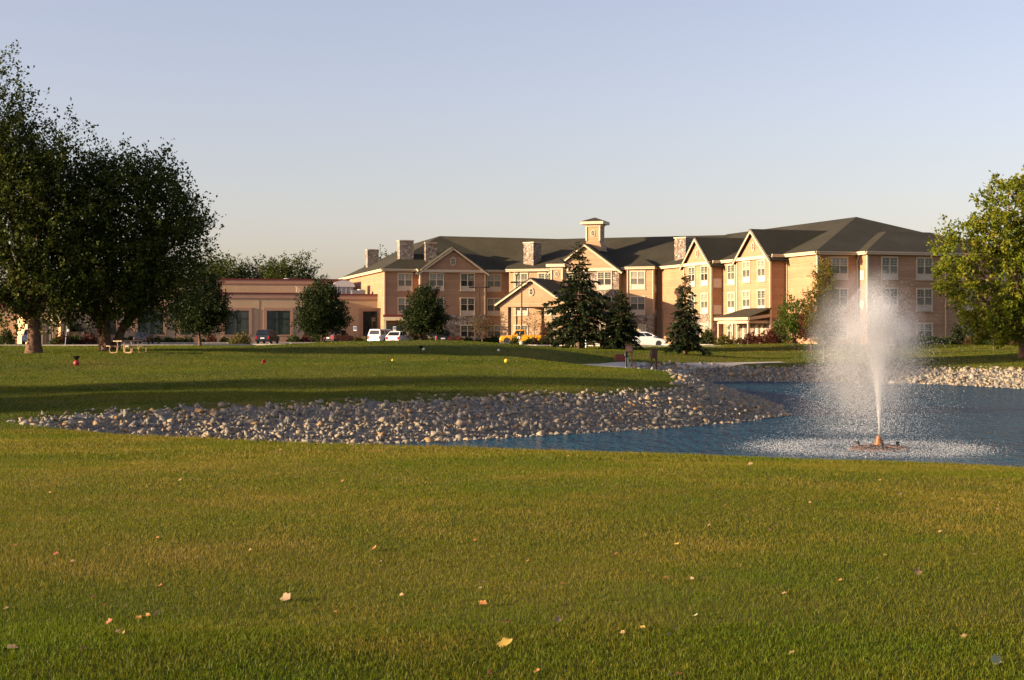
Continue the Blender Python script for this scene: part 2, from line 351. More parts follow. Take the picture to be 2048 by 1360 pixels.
def grid_mesh(name, mask_cells, zoff, m):
    nx = len(gx); idx = np.arange(GX.size).reshape(GX.shape)
    q = np.stack([idx[:-1, :-1], idx[:-1, 1:], idx[1:, 1:], idx[1:, :-1]], -1)[mask_cells]
    used, inv = np.unique(q, return_inverse=True)
    V = np.stack([GX.ravel()[used], GY.ravel()[used], GZ.ravel()[used] + zoff], -1)
    return fmesh(name, V, inv.reshape(q.shape), m, smooth=True)
def ground_mat():
    m, n, l, b = mat('lawn_ground')
    t1 = noise(n, l, .16, 4); t2 = noise(n, l, 2.3, 5); t3 = noise(n, l, 38, 4, .7)
    a = n.new('ShaderNodeMath'); a.operation = 'MULTIPLY_ADD'; l.new(t2.outputs[0], a.inputs[0]); a.inputs[1].default_value = .45; l.new(t1.outputs[0], a.inputs[2])
    a2 = n.new('ShaderNodeMath'); a2.operation = 'MULTIPLY_ADD'; l.new(t3.outputs[0], a2.inputs[0]); a2.inputs[1].default_value = .35; l.new(a.outputs[0], a2.inputs[2])
    r = ramp(n, [(.55, (.045, .058, .006)), (.85, (.085, .092, .010)), (1.0, (.13, .105, .02))]); l.new(a2.outputs[0], r.inputs[0])
    l.new(r.outputs[0], b.inputs['Base Color']); b.inputs['Roughness'].default_value = .95; b.inputs['Specular IOR Level'].default_value = .1
    bp = n.new('ShaderNodeBump'); bp.inputs['Strength'].default_value = .7; bp.inputs['Distance'].default_value = .05
    l.new(t3.outputs[0], bp.inputs['Height']); l.new(bp.outputs[0], b.inputs['Normal'])
    return m
M['ground'] = ground_mat()
allc = np.ones((len(gy) - 1, len(gx) - 1), bool)
lawn = link('lawn', grid_mesh('lawn', allc, 0, M['ground'])); tagp(lawn, kind='structure')
rc = RIPD[:-1, :-1] | RIPD[1:, :-1] | RIPD[:-1, 1:] | RIPD[1:, 1:]
rc &= (GY[:-1, :-1] > 40) & (GY[:-1, :-1] < 125)
M['gravel'] = plain('gravel', (.15, .135, .115), .95, var=.5, scale=6, bump=1, bscale=14)
rip = link('riprap_bank', grid_mesh('riprap_bank', rc, .03, M['gravel'])); tagp(rip, kind='structure')

# ------------------------------------------------------------------ water
def water_mat():
    m, n, l, b = mat('pond_water')
    tc = n.new('ShaderNodeTexCoord'); mp = n.new('ShaderNodeMapping'); mp.inputs['Rotation'].default_value = (0, 0, R(25)); mp.inputs['Scale'].default_value = (1, .55, 1); l.new(tc.outputs['Object'], mp.inputs[0])
    t1 = noise(n, l, 3.4, 4, .55, mp.outputs[0]); t2 = noise(n, l, .9, 3, .5, mp.outputs[0])
    a = n.new('ShaderNodeMath'); a.operation = 'MULTIPLY_ADD'; l.new(t2.outputs[0], a.inputs[0]); a.inputs[1].default_value = 1.3; l.new(t1.outputs[0], a.inputs[2])
    bp = n.new('ShaderNodeBump'); bp.inputs['Strength'].default_value = 1; bp.inputs['Distance'].default_value = .62
    l.new(a.outputs[0], bp.inputs['Height']); l.new(bp.outputs[0], b.inputs['Normal'])
    t3 = noise(n, l, .07, 2); r = ramp(n, [(.35, (.008, .050, .092)), (.7, (.014, .066, .106))]); l.new(t3.outputs[0], r.inputs[0]); l.new(r.outputs[0], b.inputs['Base Color'])
    b.inputs['Roughness'].default_value = .5; b.inputs['Specular IOR Level'].default_value = 0
    gl = n.new('ShaderNodeBsdfGlossy'); gl.inputs['Roughness'].default_value = .07; l.new(bp.outputs[0], gl.inputs['Normal'])
    fr = n.new('ShaderNodeFresnel'); fr.inputs['IOR'].default_value = 1.33; l.new(bp.outputs[0], fr.inputs['Normal'])
    sc = n.new('ShaderNodeMath'); sc.operation = 'MULTIPLY'; sc.inputs[1].default_value = .84; l.new(fr.outputs[0], sc.inputs[0])
    ms = n.new('ShaderNodeMixShader'); l.new(sc.outputs[0], ms.inputs[0]); l.new(b.outputs[0], ms.inputs[1]); l.new(gl.outputs[0], ms.inputs[2]); l.new(ms.outputs[0], n['Material Output'].inputs[0])
    return m
M['water'] = water_mat()
xs = np.arange(-14, 62.1, 1); ys = np.arange(26, 118.1, 1); wx, wy = np.meshgrid(xs, ys); wi = np.arange(wx.size).reshape(wx.shape)
water = link('pond_water', fmesh('pond_water', np.stack([wx.ravel(), wy.ravel(), np.full(wx.size, ZW)], -1), np.stack([wi[:-1, :-1], wi[:-1, 1:], wi[1:, 1:], wi[1:, :-1]], -1).reshape(-1, 4), M['water'], smooth=True))
tagp(water, kind='structure')

# ------------------------------------------------------------------ parking lot, drive, kerbs, path
lot = MB(); lot.prism([(-95, 160), (-34, 160), (-30, 172), (-22, 172), (-22, 202.5), (-95, 188.3)], .0, .20)
lot.build('parking_lot', M['asphalt']); tagp(bpy.data.objects['parking_lot'], kind='structure')
dr = MB(); dr.prism([(-21.99, 172), (-6, 170), (4, 160), (12, 151), (21, 151), (22, 164), (14, 176), (2, 186), (-6, 196), (-21.99, 196)], .0, .205)
dr.build('driveway', M['asphalt']); tagp(bpy.data.objects['driveway'], kind='structure')
kb = MB()
for p0, p1 in (((-95, 159.9), (-34, 159.9)), ((-34, 159.9), (-30, 171.9)), ((-30, 171.9), (-6, 169.9)), ((-6, 169.9), (4, 159.9)), ((4, 159.9), (12, 150.9)), ((-95, 188.5), (-22, 202.7)), ((22.1, 164), (14.1, 176.1)), ((12, 150.9), (21, 150.9)), ((14.1, 176.1), (2, 186.1))):
    kb.beam((*p0, .22), (*p1, .22), .2, .24)
kb.build('kerb', M['concrete']); tagp(bpy.data.objects['kerb'], kind='structure')
st = MB()
for i in range(24): st.box((-86 + i * 2.7, 187.6 + i * 2.7 * .194, .208), (.14, 5.4, .012), R(11))
for i in range(10): st.box((-84 + i * 4.6, 166.5, .208), (.14, 5.2, .012), .25)
st.build('parking_lines', M['paint_white']); tagp(bpy.data.objects['parking_lines'], kind='structure')
sw = MB(); sw.prism([(-95, 188.8), (-22, 203.0), (-22, 204.5), (-95, 190.3)], 0, .27)
sw.build('pavement', M['concrete']); tagp(bpy.data.objects['pavement'], kind='structure')
def ribbon(name, ctr, widths, m, dz):
    P = []; W = []
    for i in range(len(ctr) - 1):
        k = max(2, int(math.hypot(ctr[i + 1][0] - ctr[i][0], ctr[i + 1][1] - ctr[i][1]) / .7))
        for j in range(k): t = j / k; P.append((ctr[i][0] + (ctr[i + 1][0] - ctr[i][0]) * t, ctr[i][1] + (ctr[i + 1][1] - ctr[i][1]) * t)); W.append(widths[i] + (widths[i + 1] - widths[i]) * t)
    P.append(ctr[-1]); W.append(widths[-1]); P = np.array(P, float); T = np.gradient(P, axis=0); T /= np.linalg.norm(T, axis=1)[:, None]; N = np.stack([-T[:, 1], T[:, 0]], -1)
    V = []; K = 6
    for k in range(K):
        q = P + N * ((k / (K - 1) - .5) * np.array(W))[:, None]; V.append(np.column_stack([q, bil(GZ, q[:, 0], q[:, 1]) + dz]))
    V = np.stack(V, 1); n = len(P); idx = np.arange(n * K).reshape(n, K)
    o = link(name, fmesh(name, V.reshape(-1, 3), np.stack([idx[:-1, :-1], idx[:-1, 1:], idx[1:, 1:], idx[1:, :-1]], -1).reshape(-1, 4), m, smooth=True)); tagp(o, kind='structure'); return o
ribbon('cart_path', [(2.2, 97.5), (4.6, 100.5), (7.4, 104.5), (10.5, 110.5), (14, 115.8), (18, 118.2), (21.5, 119.2)], [3.6, 4.4, 3.2, 2.0, 1.5, 1.4, 1.3], M['concrete'], .05)

# ------------------------------------------------------------------ riprap stones
def rock_mats():
    out = []
    for i, (a, b_, c) in enumerate((((.165, .142, .108), (.33, .29, .225), .9), ((.20, .16, .11), (.38, .30, .21), .9), ((.24, .15, .075), (.39, .25, .125), .9), ((.12, .11, .098), (.24, .222, .195), .9))):
        m, n, l, b = mat('limestone_%s' % 'grey buff ochre slate'.split()[i]); t = noise(n, l, 2.2, 6, .65)
        oi = n.new('ShaderNodeObjectInfo'); r = ramp(n, [(.3, a), (.7, b_)]); l.new(t.outputs[0], r.inputs[0])
        l.new(r.outputs[0], b.inputs['Base Color']); b.inputs['Roughness'].default_value = .9; b.inputs['Specular IOR Level'].default_value = .2
        bp = n.new('ShaderNodeBump'); bp.inputs['Strength'].default_value = .6; bp.inputs['Distance'].default_value = .03; t2 = noise(n, l, 12, 4); l.new(t2.outputs[0], bp.inputs['Height']); l.new(bp.outputs[0], b.inputs['Normal'])
        out.append(m)
    return out
RM = rock_mats()
def rock_shape(seed):
    r = random.Random(seed); bm = bmesh.new()
    ax = (1.0, r.uniform(.6, .95), r.uniform(.45, .75))
    for i in range(10):
        q = [r.choice((-1, 1)) * r.uniform(.45, 1) for _ in range(3)]; k = max(1, math.sqrt(sum(c * c for c in q)) / 1.25)
        bm.verts.new((q[0] / k * ax[0] * .5, q[1] / k * ax[1] * .5, q[2] / k * ax[2] * .5))
    bmesh.ops.convex_hull(bm, input=bm.verts[:]); 
    for v in [v for v in bm.verts if not v.link_faces]: bm.verts.remove(v)
    bmesh.ops.recalc_face_normals(bm, faces=bm.faces); bmesh.ops.triangulate(bm, faces=bm.faces)
    bm.verts.index_update(); V = np.array([v.co[:] for v in bm.verts]); Fc = np.array([[v.index for v in f.verts] for f in bm.faces]); bm.free(); return V, Fc
SH = [rock_shape(i) for i in range(14)]
def scatter_rocks(x0, x1, y0, y1, dens):
    n = int((x1 - x0) * (y1 - y0) * dens); x = rng.uniform(x0, x1, n); y = rng.uniform(y0, y1, n)
    i = inside(x, y); dr_ = dist_chain(x, y, rip_chain); dn_ = dist_chain(x, y, near_chain)
    edge = RW - .1 + .25 * np.sin(x * 1.7) + .2 * np.sin(y * 2.3 + x) + rng.normal(0, .09, n)
    k = ((~i) & (dr_ < edge) & (dr_ < dn_ + .2)) | (i & (dr_ < .55) & (rng.random(n) < .7))
    return x[k], y[k], dr_[k], i[k]
x1_, y1_, d1_, i1_ = scatter_rocks(-18, 15, 43, 72, 62)
x2_, y2_, d2_, i2_ = scatter_rocks(6, 58, 72, 119, 19)
RX = np.concatenate([x1_, x2_]); RY = np.concatenate([y1_, y2_]); near_side = np.concatenate([np.ones(len(x1_), bool), np.zeros(len(x2_), bool)])
RS = np.clip(rng.lognormal(math.log(.155), .42, len(RX)), .08, .46); RS[~near_side] = np.clip(RS[~near_side] * 1.55, .15, .58)
RD = np.concatenate([d1_, d2_]); RZ = bil(GZ, RX, RY) + RS * .05 + rng.uniform(-.02, .045, len(RX)) - .10 * np.clip((RD - 3.4) / 1.2, 0, 1)
inm = inside(RX, RY); RZ[inm] = np.maximum(RZ[inm], ZW - .02)
def rots(n):
    q = rng.normal(size=(n, 4)); q[:, 1:3] *= .55; q /= np.linalg.norm(q, axis=1)[:, None]; w, x, y, z = q.T
    return np.stack([np.stack([1 - 2 * (y * y + z * z), 2 * (x * y - z * w), 2 * (x * z + y * w)], -1), np.stack([2 * (x * y + z * w), 1 - 2 * (x * x + z * z), 2 * (y * z - x * w)], -1), np.stack([2 * (x * z - y * w), 2 * (y * z + x * w), 1 - 2 * (x * x + y * y)], -1)], 1)
ROT = rots(len(RX)); SHI = rng.integers(0, len(SH), len(RX)); MI = rng.choice(4, len(RX), p=[.43, .33, .08, .16])
vis = RS / RY * 1.0; vis[(~near_side)] *= .5; vis[(RX / RY < -.35) | (RX / RY > .34)] = 0; vis[(RY < 47) ] *= .3
big = np.zeros(len(RX), bool); big[np.argsort(-vis)[:300]] = True
ICO = {}
for k in np.where(big)[0]:
    key = (SHI[k], MI[k])
    if key not in ICO: ICO[key] = fmesh('rock', SH[SHI[k]][0], SH[SHI[k]][1], RM[MI[k]])
    o = link('rock', ICO[key], rip)
    mt = np.eye(4); mt[:3, :3] = ROT[k] * RS[k]; mt[:3, 3] = (RX[k], RY[k], RZ[k]); o.matrix_local = Matrix(mt.tolist())
for side, nm in ((True, 'rock_rubble'), (False, 'rock_rubble')):
    V = []; Fc = []; mi = []; b = 0
    for k in np.where((~big) & (near_side == side))[0]:
        v, f = SH[SHI[k]]; V.append((v * RS[k]) @ ROT[k].T + (RX[k], RY[k], RZ[k])); Fc.append(f + b); b += len(v); mi.append(np.full(len(f), MI[k]))
    me = fmesh(nm, np.concatenate(V), np.concatenate(Fc), RM); me.polygons.foreach_set('material_index', np.concatenate(mi).astype(np.int32))
    tagp(link(nm, me, rip), kind='stuff')

# ------------------------------------------------------------------ grass
def blades(x, y, h, w, lean, segs=1, dry=0.0):
    n = len(x); z = bil(GZ, x, y) - .004; az = rng.uniform(0, 2 * np.pi, n); t = np.stack([np.cos(az), np.sin(az), np.zeros(n)], -1)
    la = rng.uniform(0, 2 * np.pi, n); lv = np.stack([np.cos(la), np.sin(la), np.zeros(n)], -1) * (lean * h * rng.uniform(.2, 1, n))[:, None]
    P = np.stack([x, y, z], -1); up = np.array([0, 0, 1.0])
    patch = .5 + .35 * np.sin(x * .55 + 1.7 * np.sin(y * .23 + .4)) * np.sin(y * .41 + 1.1 * np.sin(x * .3)) + .12 * np.sin(x * 2.1 + y * 1.7) * np.sin(y * 2.6 - x)
    var = np.clip(rng.normal(.40, .17, n) + .46 * (patch - .5) + .22 * np.sin(x * 3.3 + 2 * np.sin(y * 1.1)) * np.sin(y * 2.9 + x) * np.sin(x * .7 - y * .5) + dry, 0, 1) + (rng.random(n) < .05) * .5
    if segs == 1:
        V = np.stack([P - t * (w / 2)[:, None], P + t * (w / 2)[:, None], P + up * h[:, None] + lv], 1); Fc = np.arange(n * 3).reshape(n, 3); k = 3
        return V.reshape(-1, 3), Fc, np.repeat(var, 3)
    mid = P + up * (h * .6)[:, None] + lv * .35; tip = P + up * (h * .93)[:, None] + lv
    V = np.stack([P - t * (w / 2)[:, None], P + t * (w / 2)[:, None], mid + t * (w * .38)[:, None], mid - t * (w * .38)[:, None], tip], 1).reshape(-1, 3)
    i = np.arange(n)[:, None] * 5; Fc = np.concatenate([i + np.array([[0, 1, 2]]), i + np.array([[0, 2, 3]]), i + np.array([[3, 2, 4]])]); return V, Fc, np.repeat(var, 5)
def join(parts):
    V = []; Fc = []; W = []; b = 0
    for v, f, w in parts: V.append(v); Fc.append(f + b); W.append(w); b += len(v)
    return np.concatenate(V), np.concatenate(Fc), np.concatenate(W)
def strip(y0, y1, dens, margin=1.1):
    ym = y1; xw = .3413 * y1 + 4.2; n = int((y1 - y0) * 2 * xw * dens); x = rng.uniform(-xw, xw, n); y = rng.uniform(y0, y1, n)
    e = np.abs(x) - .3413 * y; k = rng.random(n) < np.clip(1 - (e - .9) / 3.2, 0, 1); return x[k], y[k]
parts = []
for y0, y1, dens, h, w, sg in ((6.2, 9, 4900, .030, .0048, 2), (9, 13, 3300, .032, .0056, 1), (13, 19, 2100, .034, .0074, 1), (19, 27, 1050, .037, .0095, 1), (27, 40.5, 470, .055, .016, 1)):
    x, y = strip(y0, y1, dens)
    if y1 > 30:
        k = (~inside(x, y)) & (dist_chain(x, y, near_chain) > .3) & ~((dist_chain(x, y, rip_chain) < RW + .1) & (dist_chain(x, y, rip_chain) < dist_chain(x, y, near_chain))); x, y = x[k], y[k]
    n = len(x); lush = np.clip((9.9 - y - .30 * x + .5 * np.sin(x * 1.3)) / 2.4, 0, 1)
    parts.append(blades(x, y, h * rng.uniform(.55, 1.25, n) * (1 + .35 * lush), w * rng.uniform(.7, 1.3, n), .75, sg, dry=.02 - .36 * lush))
# longer unmown tufts where the lawn rolls over to the water
cx = rng.uniform(-12, 13, 420); cd = rng.uniform(3.2, 5.6, 420); n = 420 * 26
tx = np.repeat(cx, 26) + rng.normal(0, .09, n); ty = np.interp(np.repeat(cx, 26), [-12, -8.3, -3.5, 0, 4.8, 9.2, 13], [38.5, 34.8, 32.6, 32.1, 30.4, 27.2, 25.2]) + np.repeat(cd, 26) * .55 - 1.6 + rng.normal(0, .12, n)
parts.append(blades(tx, ty, rng.uniform(.05, .13, n), rng.uniform(.008, .016, n), .9, 1, dry=.06))
V, Fc, W = join(parts)
g1 = link('lawn_grass', fmesh('lawn_grass', V, Fc, M['blade'], W)); tagp(g1, label='short mown olive green grass of the near lawn', cat='grass', kind='stuff')
def region(x0, x1, y0, y1, dens):
    n = int((x1 - x0) * (y1 - y0) * dens); x = rng.uniform(x0, x1, n); y = rng.uniform(y0, y1, n)
    k = (~inside(x, y)) & (dist_chain(x, y, rip_chain) > RW - .45) & (np.abs(x) < .3413 * y * 1.12 + 2) & (y > 38 + 0 * x)
    k &= ~((x > -11) & (x < 12) & (y < 46)) 
    pth = dist_chain(x, y, [(2.2, 97.5), (4.6, 100.5), (7.4, 104.5), (10.5, 110.5), (14, 115.8), (18, 118.2), (21.5, 119.2)]); k &= pth > np.where(y < 105, 1.9, .85)
    return x[k], y[k]
parts = []
for a in ((-22, 12, 39, 62, 260, .05, .024), (-30, 14, 62, 80, 160, .05, .03), (-40, 45, 80, 105, 85, .055, .042), (-48, 50, 105, 135, 50, .06, .055), (-62, 60, 135, 161, 26, .07, .08)):
    x, y = region(*a[:5]); n = len(x); parts.append(blades(x, y, a[5] * rng.uniform(.6, 1.3, n), a[6] * rng.uniform(.7, 1.3, n), .7, 1, dry=np.where((y < 122) & (x < 12), -.17, -.02)))
V, Fc, W = join(parts)
g2 = link('fairway_grass', fmesh('fairway_grass', V, Fc, M['blade_far'], W)); tagp(g2, label='mown grass over the tee mounds and far lawn', cat='grass', kind='stuff')

# ------------------------------------------------------------------ the hotel
hotel = empty('hotel', (20, 190, .2), 0, 'long three storey tan hotel with dark hipped roofs, gables and stone chimneys', 'hotel')
ZE, ZR = 9.97, 10.3                              # underside of the fascia, top of the eave
def hp(mb, name, mats, smooth=False): return mb.build(name, mats, hotel, world=True, smooth=smooth)
V2 = lambda x, y: Vector((x, y))
def rot2(d, s): return V2(-d.y, d.x) if s > 0 else V2(d.y, -d.x)
def ray_hit(p, d, px):
    k = (px - 1024) / F                           # x = k*y
    s = (k * p.y - p.x) / (d.x - k * d.y); return s
def v3(p, z): return Vector((p.x, p.y, z))
u = V2(math.cos(R(19)), math.sin(R(19))); v = V2(-u.y, u.x)
A = V2(32.6, 160.0)
# ---- window templates: local x along the wall, -y outwards, origin at the sill's middle
def win_meshes(w, h, panel):
    fr = MB(); t = .09
    z0 = -(.62 if panel else .12)
    fr.box((-w / 2 - t / 2, -.035, (h + z0) / 2 + .0), (t + .04, .09, h - z0 + .08)); fr.box((w / 2 + t / 2, -.035, (h + z0) / 2), (t + .04, .09, h - z0 + .08))
    fr.box((0, -.04, h + .08), (w + .3, .10, .16)); fr.box((0, -.05, z0 - .04), (w + .3, .14, .10))
    fr.box((0, -.036, h / 2), (.13, .088, h)); fr.box((0, -.03, h * .5), (w, .07, .075))
    if panel: fr.box((0, -.036, -.03), (w, .08, .09))
    pw = w / 2 - .065
    def pane():
        m_ = MB(); m_.box((0, 0, 0), (pw, .03, h / 2 - .04)); 
        return m_.mesh('pane', M['glass_dark'])
    gb = MB(); pw2 = pw
    for i in (1, 2): gb.box((0, -.018, -h / 4 + h / 2 * i / 3), (pw, .012, .022))
    gb.box((0, -.018, 0), (.022, .012, h / 2 - .04))
    pn = MB().box((0, -.012, -.33), (w, .04, .52))
    for i in range(4): pn.box((0, -.036, -.15 - i * .11), (w - .1, .012, .03))
    panes = {}
    for k in ('glass_dark', 'glass_curtain', 'glass_mid', 'glass_green'):
        m_ = MB(); m_.box((0, 0, 0), (pw, .03, h / 2 - .04)); panes[k] = m_.mesh('pane', M[k])
    return dict(frame=fr.mesh('window', M['trim_white']), panes=panes, bars=gb.mesh('glazing_bars', M['trim_white']), panel=pn.mesh('panel', M['panel']) if panel else None, w=w, h=h, pw=pw)
WT = {True: win_meshes(1.86, 1.66, True), False: win_meshes(1.86, 1.42, False)}
WTN = {True: win_meshes(1.72, 1.66, True), False: win_meshes(1.72, 1.42, False)}
wr = random.Random(3)
def window(p, d, z, panel=True, tpl=None, rowhint=0):
    t = (tpl or WT)[panel]; rz = math.atan2(d.y, d.x)
    o = link('window', t['frame'], hotel, True, loc=(p.x, p.y, z), rz=rz)
    dark = wr.random()
    for sx in (-1, 1):
        for sz in (0, 1):
            k = ('glass_curtain' if dark < .6 else 'glass_green') if sz else ('glass_mid' if dark < .72 else 'glass_dark')
            link('pane', t['panes'][k], o, loc=(sx * (.065 + t['pw'] / 2), -.016, t['h'] * (.25 + .5 * sz)))
            if sz: link('glazing_bars', t['bars'], o, loc=(sx * (.065 + t['pw'] / 2), -.016, t['h'] * .75))
    if panel: link('panel', t['panel'], o)
    return o
ZW3, ZW2, ZW1 = 7.98, 4.63, 1.12
def win_at(p0, d, px, storeys, tpl=None, n_out=.0):
    s = ray_hit(p0, d, px); q = p0 + d * s
    for st_ in storeys: window(q, d, {3: ZW3, 2: ZW2, 1: ZW1}[st_], st_ != 1, tpl)
def corner_board(q, z0=.1, z1=ZE, mb=None): hp(MB().box((q.x, q.y, (z0 + z1) / 2), (.22, .22, z1 - z0), .3), 'corner_board', M['trim'])
def eave(mb, p0, p1, n, over=.45):
    mb = MB()
    a, b = p0 + n * over, p1 + n * over
    mb.beam(v3(a, (ZE + ZR) / 2), v3(b, (ZE + ZR) / 2), .1, ZR - ZE)                       # fascia
    mb.beam(v3(a + n * .09, ZR - .07), v3(b + n * .09, ZR - .07), .14, .13)                 # gutter
    mb.slab([v3(p0, ZE + .06), v3(p1, ZE + .06), v3(b, ZE + .06), v3(a, ZE + .06)], .05)    # soffit
    hp(mb, 'eave', M['trim_white'])
def downspout(q, n, bend=.45):
    m_ = MB(); a = q + n * .1
    m_.tube([v3(q + n * bend, ZR - .1), v3(q + n * bend, ZE - .1), v3(a, ZE - .6), v3(a, .3)], [.075] * 4, 6); hp(m_, 'downspout', M['trim'])
def gable(pc, d, hw, za, depth, wallmat, name_win=True, z0=ZE, over=.45, oval=.55, band=True):
    """gable over a bay: pc = middle of the bay front at the wall plane, d = along the wall, left to right seen from outside"""
    n = rot2(d, -1); g = MB(); L, Rr = pc - d * hw, pc + d * hw
    e = .02
    g.add([v3(L + n * e, z0), v3(Rr + n * e, z0), v3(pc + n * e, za - .25), v3(L - n * .3, z0), v3(Rr - n * .3, z0), v3(pc - n * .3, za - .25)], [(0, 1, 2), (5, 4, 3), (0, 3, 4, 1), (1, 4, 5, 2), (2, 5, 3, 0)])
    go = hp(g, 'gable', wallmat)
    tr_ = MB(); f = n * over
    sl = (za - z0) / hw; ex = d * .55
    for sgn in (-1, 1):
        tr_.beam(v3(pc + f, za - .12), v3(pc + f + d * sgn * (hw + .55), z0 - .55 * sl - .12 + .1), .09, .34)
    if band:
        tr_.beam(v3(L + n * .2, z0 + .05), v3(Rr + n * .2, z0 + .05), .36, .36)
    hp(tr_, 'gable_trim', M['trim_white'])
    rf = MB(); bk = -n * depth
    for sgn in (-1, 1):
        a = pc + f + n * .06; b = a + d * sgn * (hw + .6)
        rf.slab([v3(a, za + .08), v3(b, z0 - .6 * sl + .18), v3(b + bk, z0 - .6 * sl + .18), v3(a + bk, za + .08)], .16)
    hp(rf, 'gable_roof', M['roof'])
    # oval window
    if oval:
        fr = MB(); pn = MB(); zc = z0 + (za - z0) * .42; c = v3(pc + n * .06, zc); K = 20
        def ring(rx, rz, off): return [c + v3(d, 0) * (rx * math.cos(2 * math.pi * k / K)) + v3(n, 0) * off + Vector((0, 0, rz * math.sin(2 * math.pi * k / K))) for k in range(K)]
        o1, o2, i1 = ring(oval * .62, oval, .0), ring(oval * .62, oval, .07), ring(oval * .42, oval * .76, .07)
        fr.add(o1 + o2 + i1, [(k, (k + 1) % K, K + (k + 1) % K, K + k) for k in range(K)] + [(K + k, K + (k + 1) % K, 2 * K + (k + 1) % K, 2 * K + k) for k in range(K)])
        fr.beam(c + v3(n, 0) * .06 - Vector((0, 0, oval * .76)), c + v3(n, 0) * .06 + Vector((0, 0, oval * .76)), .05, .04); fr.beam(c + v3(n, 0) * .06 - v3(d, 0) * oval * .42, c + v3(n, 0) * .06 + v3(d, 0) * oval * .42, .05, .04)
        fo = hp(fr, 'oval_window', M['trim_white'])
        pn.add(ring(oval * .44, oval * .78, .03), [list(range(K))]); po = pn.build('pane', M['glass_dark']); po.parent = fo
def chimney(q, d, wd, dp, z0, z1, cap=.14):
    m_ = MB(); rz = math.atan2(d.y, d.x); m_.box((q.x, q.y, (z0 + z1) / 2), (wd, dp, z1 - z0), rz)
    o = hp(m_, 'chimney', M['stone'])
    c = MB(); c.box((q.x, q.y, z1 + cap / 2 + .002), (wd + .16, dp + .16, cap), rz); c.box((q.x, q.y, z1 + cap + .02), (wd * .5, dp * .5, .06), rz, 1)
    co = c.build('cap', [M['trim'], M['dark']]); co.parent = o

# ---- right wing: front towards the pond, long sunlit left side with two gabled bays
Wd, Ln = 25.2, 58.0
w1 = MB(); q = [A, A + u * Wd, A + u * Wd + v * Ln, A + v * Ln]; w1.prism([(p.x, p.y) for p in q], 0, ZE)
FP = A + u * 5.0 - v * 1.8                                   # projecting part of the front
w1.prism([(p.x, p.y) for p in (FP, FP + u * 19.6, FP + u * 19.6 + v * 2.5, FP + v * 2.5)], .01, ZE - .003)
B2o, B2a, B2b = 2.0, 6.64, 14.4
B1o, B1a, B1b = 1.5, 22.06, 29.6
for o_, a_, b_ in ((B2o, B2a, B2b), (B1o, B1a, B1b)):
    w1.prism([(p.x, p.y) for p in (A + v * a_ - u * o_, A + v * a_ + u * 1, A + v * b_ + u * 1, A + v * b_ - u * o_)], .01, ZE - .003)
hp(w1, 'wall', M['siding_tan'])
sb_ = MB()
for o_, a_, b_ in ((B2o + .06, B2a - .06, B2b + .06), (B1o + .06, B1a - .06, B1b + .06)):
    zt = 3.9 if o_ < 1.8 else 3.3; sb_ = MB()
    sb_.prism([(p.x, p.y) for p in (A + v * a_ - u * o_, A + v * a_ - u * (o_ - 1.2 if o_ < 1.8 else o_ - 1.6), A + v * b_ - u * (o_ - .3), A + v * b_ - u * o_)], 0, zt); hp(sb_, 'stone_base', M['stone'])
cb = MB()
for q_ in (A, FP, FP + u * 19.6, A + v * B2a - u * B2o, A + v * B2b - u * B2o, A + v * B1a - u * B1o, A + v * B1b - u * B1o, A + u * Wd): corner_board(q_, mb=cb)
ev = MB(); eave(ev, A - v * .45, A + v * B2a, -u); eave(ev, A + v * B2b, A + v * B1a, -u); eave(ev, A + v * B1b, A + v * 40, -u)
eave(ev, A - u * .45, A + u * 4.55, -v); eave(ev, FP - u * .45, FP + u * 20, -v); eave(ev, FP - v * .45, FP + v * 1.35, -u); eave(ev, A + u * 25.2, A + u * 25.7, -v)
eave(ev, A + v * B2a - u * B2o, A + v * B2a, -v, .3); eave(ev, A + v * B1a - u * B1o, A + v * B1a, -v, .3)
sR = .375; ov = .5
def rz_(q): return ZR + sR * q
E0 = A - u * ov - v * ov; hwid = Wd / 2 + ov
E1, E3 = E0 + u * (Wd + 2 * ov), E0 + v * (Ln + 2 * ov); E2 = E1 + v * (Ln + 2 * ov)
P1 = E0 + u * hwid + v * hwid; P2 = E0 + u * hwid + v * (Ln + 2 * ov - hwid); zt = ZR + sR * hwid
rf = MB(); T = .18
rf.slab([v3(E0, ZR), v3(P1, zt), v3(P2, zt), v3(E3, ZR)], T); rf.slab([v3(E0, ZR), v3(E1, ZR), v3(P1, zt)], T)
rf.slab([v3(E1, ZR), v3(E2, ZR), v3(P2, zt), v3(P1, zt)], T); rf.slab([v3(E2, ZR), v3(E3, ZR), v3(P2, zt)], T)
hp(rf, 'roof', M['roof'])
# roof of the projecting front: its own hip laid over the main slope
pf = MB(); f0 = FP - u * ov - v * ov; top = 7.2
def fpz(s, t, z): return v3(f0 + u * s + v * t, z)
pf.add([fpz(0, 0, ZR), fpz(20.1, 0, ZR), fpz(20.1 - top, top, ZR + sR * top), fpz(top, top, ZR + sR * top), fpz(0, 1.8, ZR - .02), fpz(top, top + 1.8, ZR + sR * top - .02), fpz(20.1, 1.8, ZR - .02), fpz(20.1 - top, top + 1.8, ZR + sR * top - .02)],
       [(0, 1, 2, 3), (4, 0, 3, 5), (3, 2, 7, 5), (1, 6, 7, 2), (0, 4, 6, 1), (4, 5, 7, 6)])
hp(pf, 'front_roof', M['roof'])
dv = -v
gable(A + v * ((B2a + B2b) / 2) - u * B2o, dv, (B2b - B2a) / 2, 13.25, 11.5, M['siding_tan'])
gable(A + v * ((B1a + B1b) / 2) - u * B1o, dv, (B1b - B1a) / 2, 13.25, 11, M['siding_tan'])
b2, b1, rc_ = A - u * B2o, A - u * B1o, A
win_at(b2, dv, 1493.5, (3, 2), WTN); win_at(b2, dv, 1523.5, (3, 2), WTN)
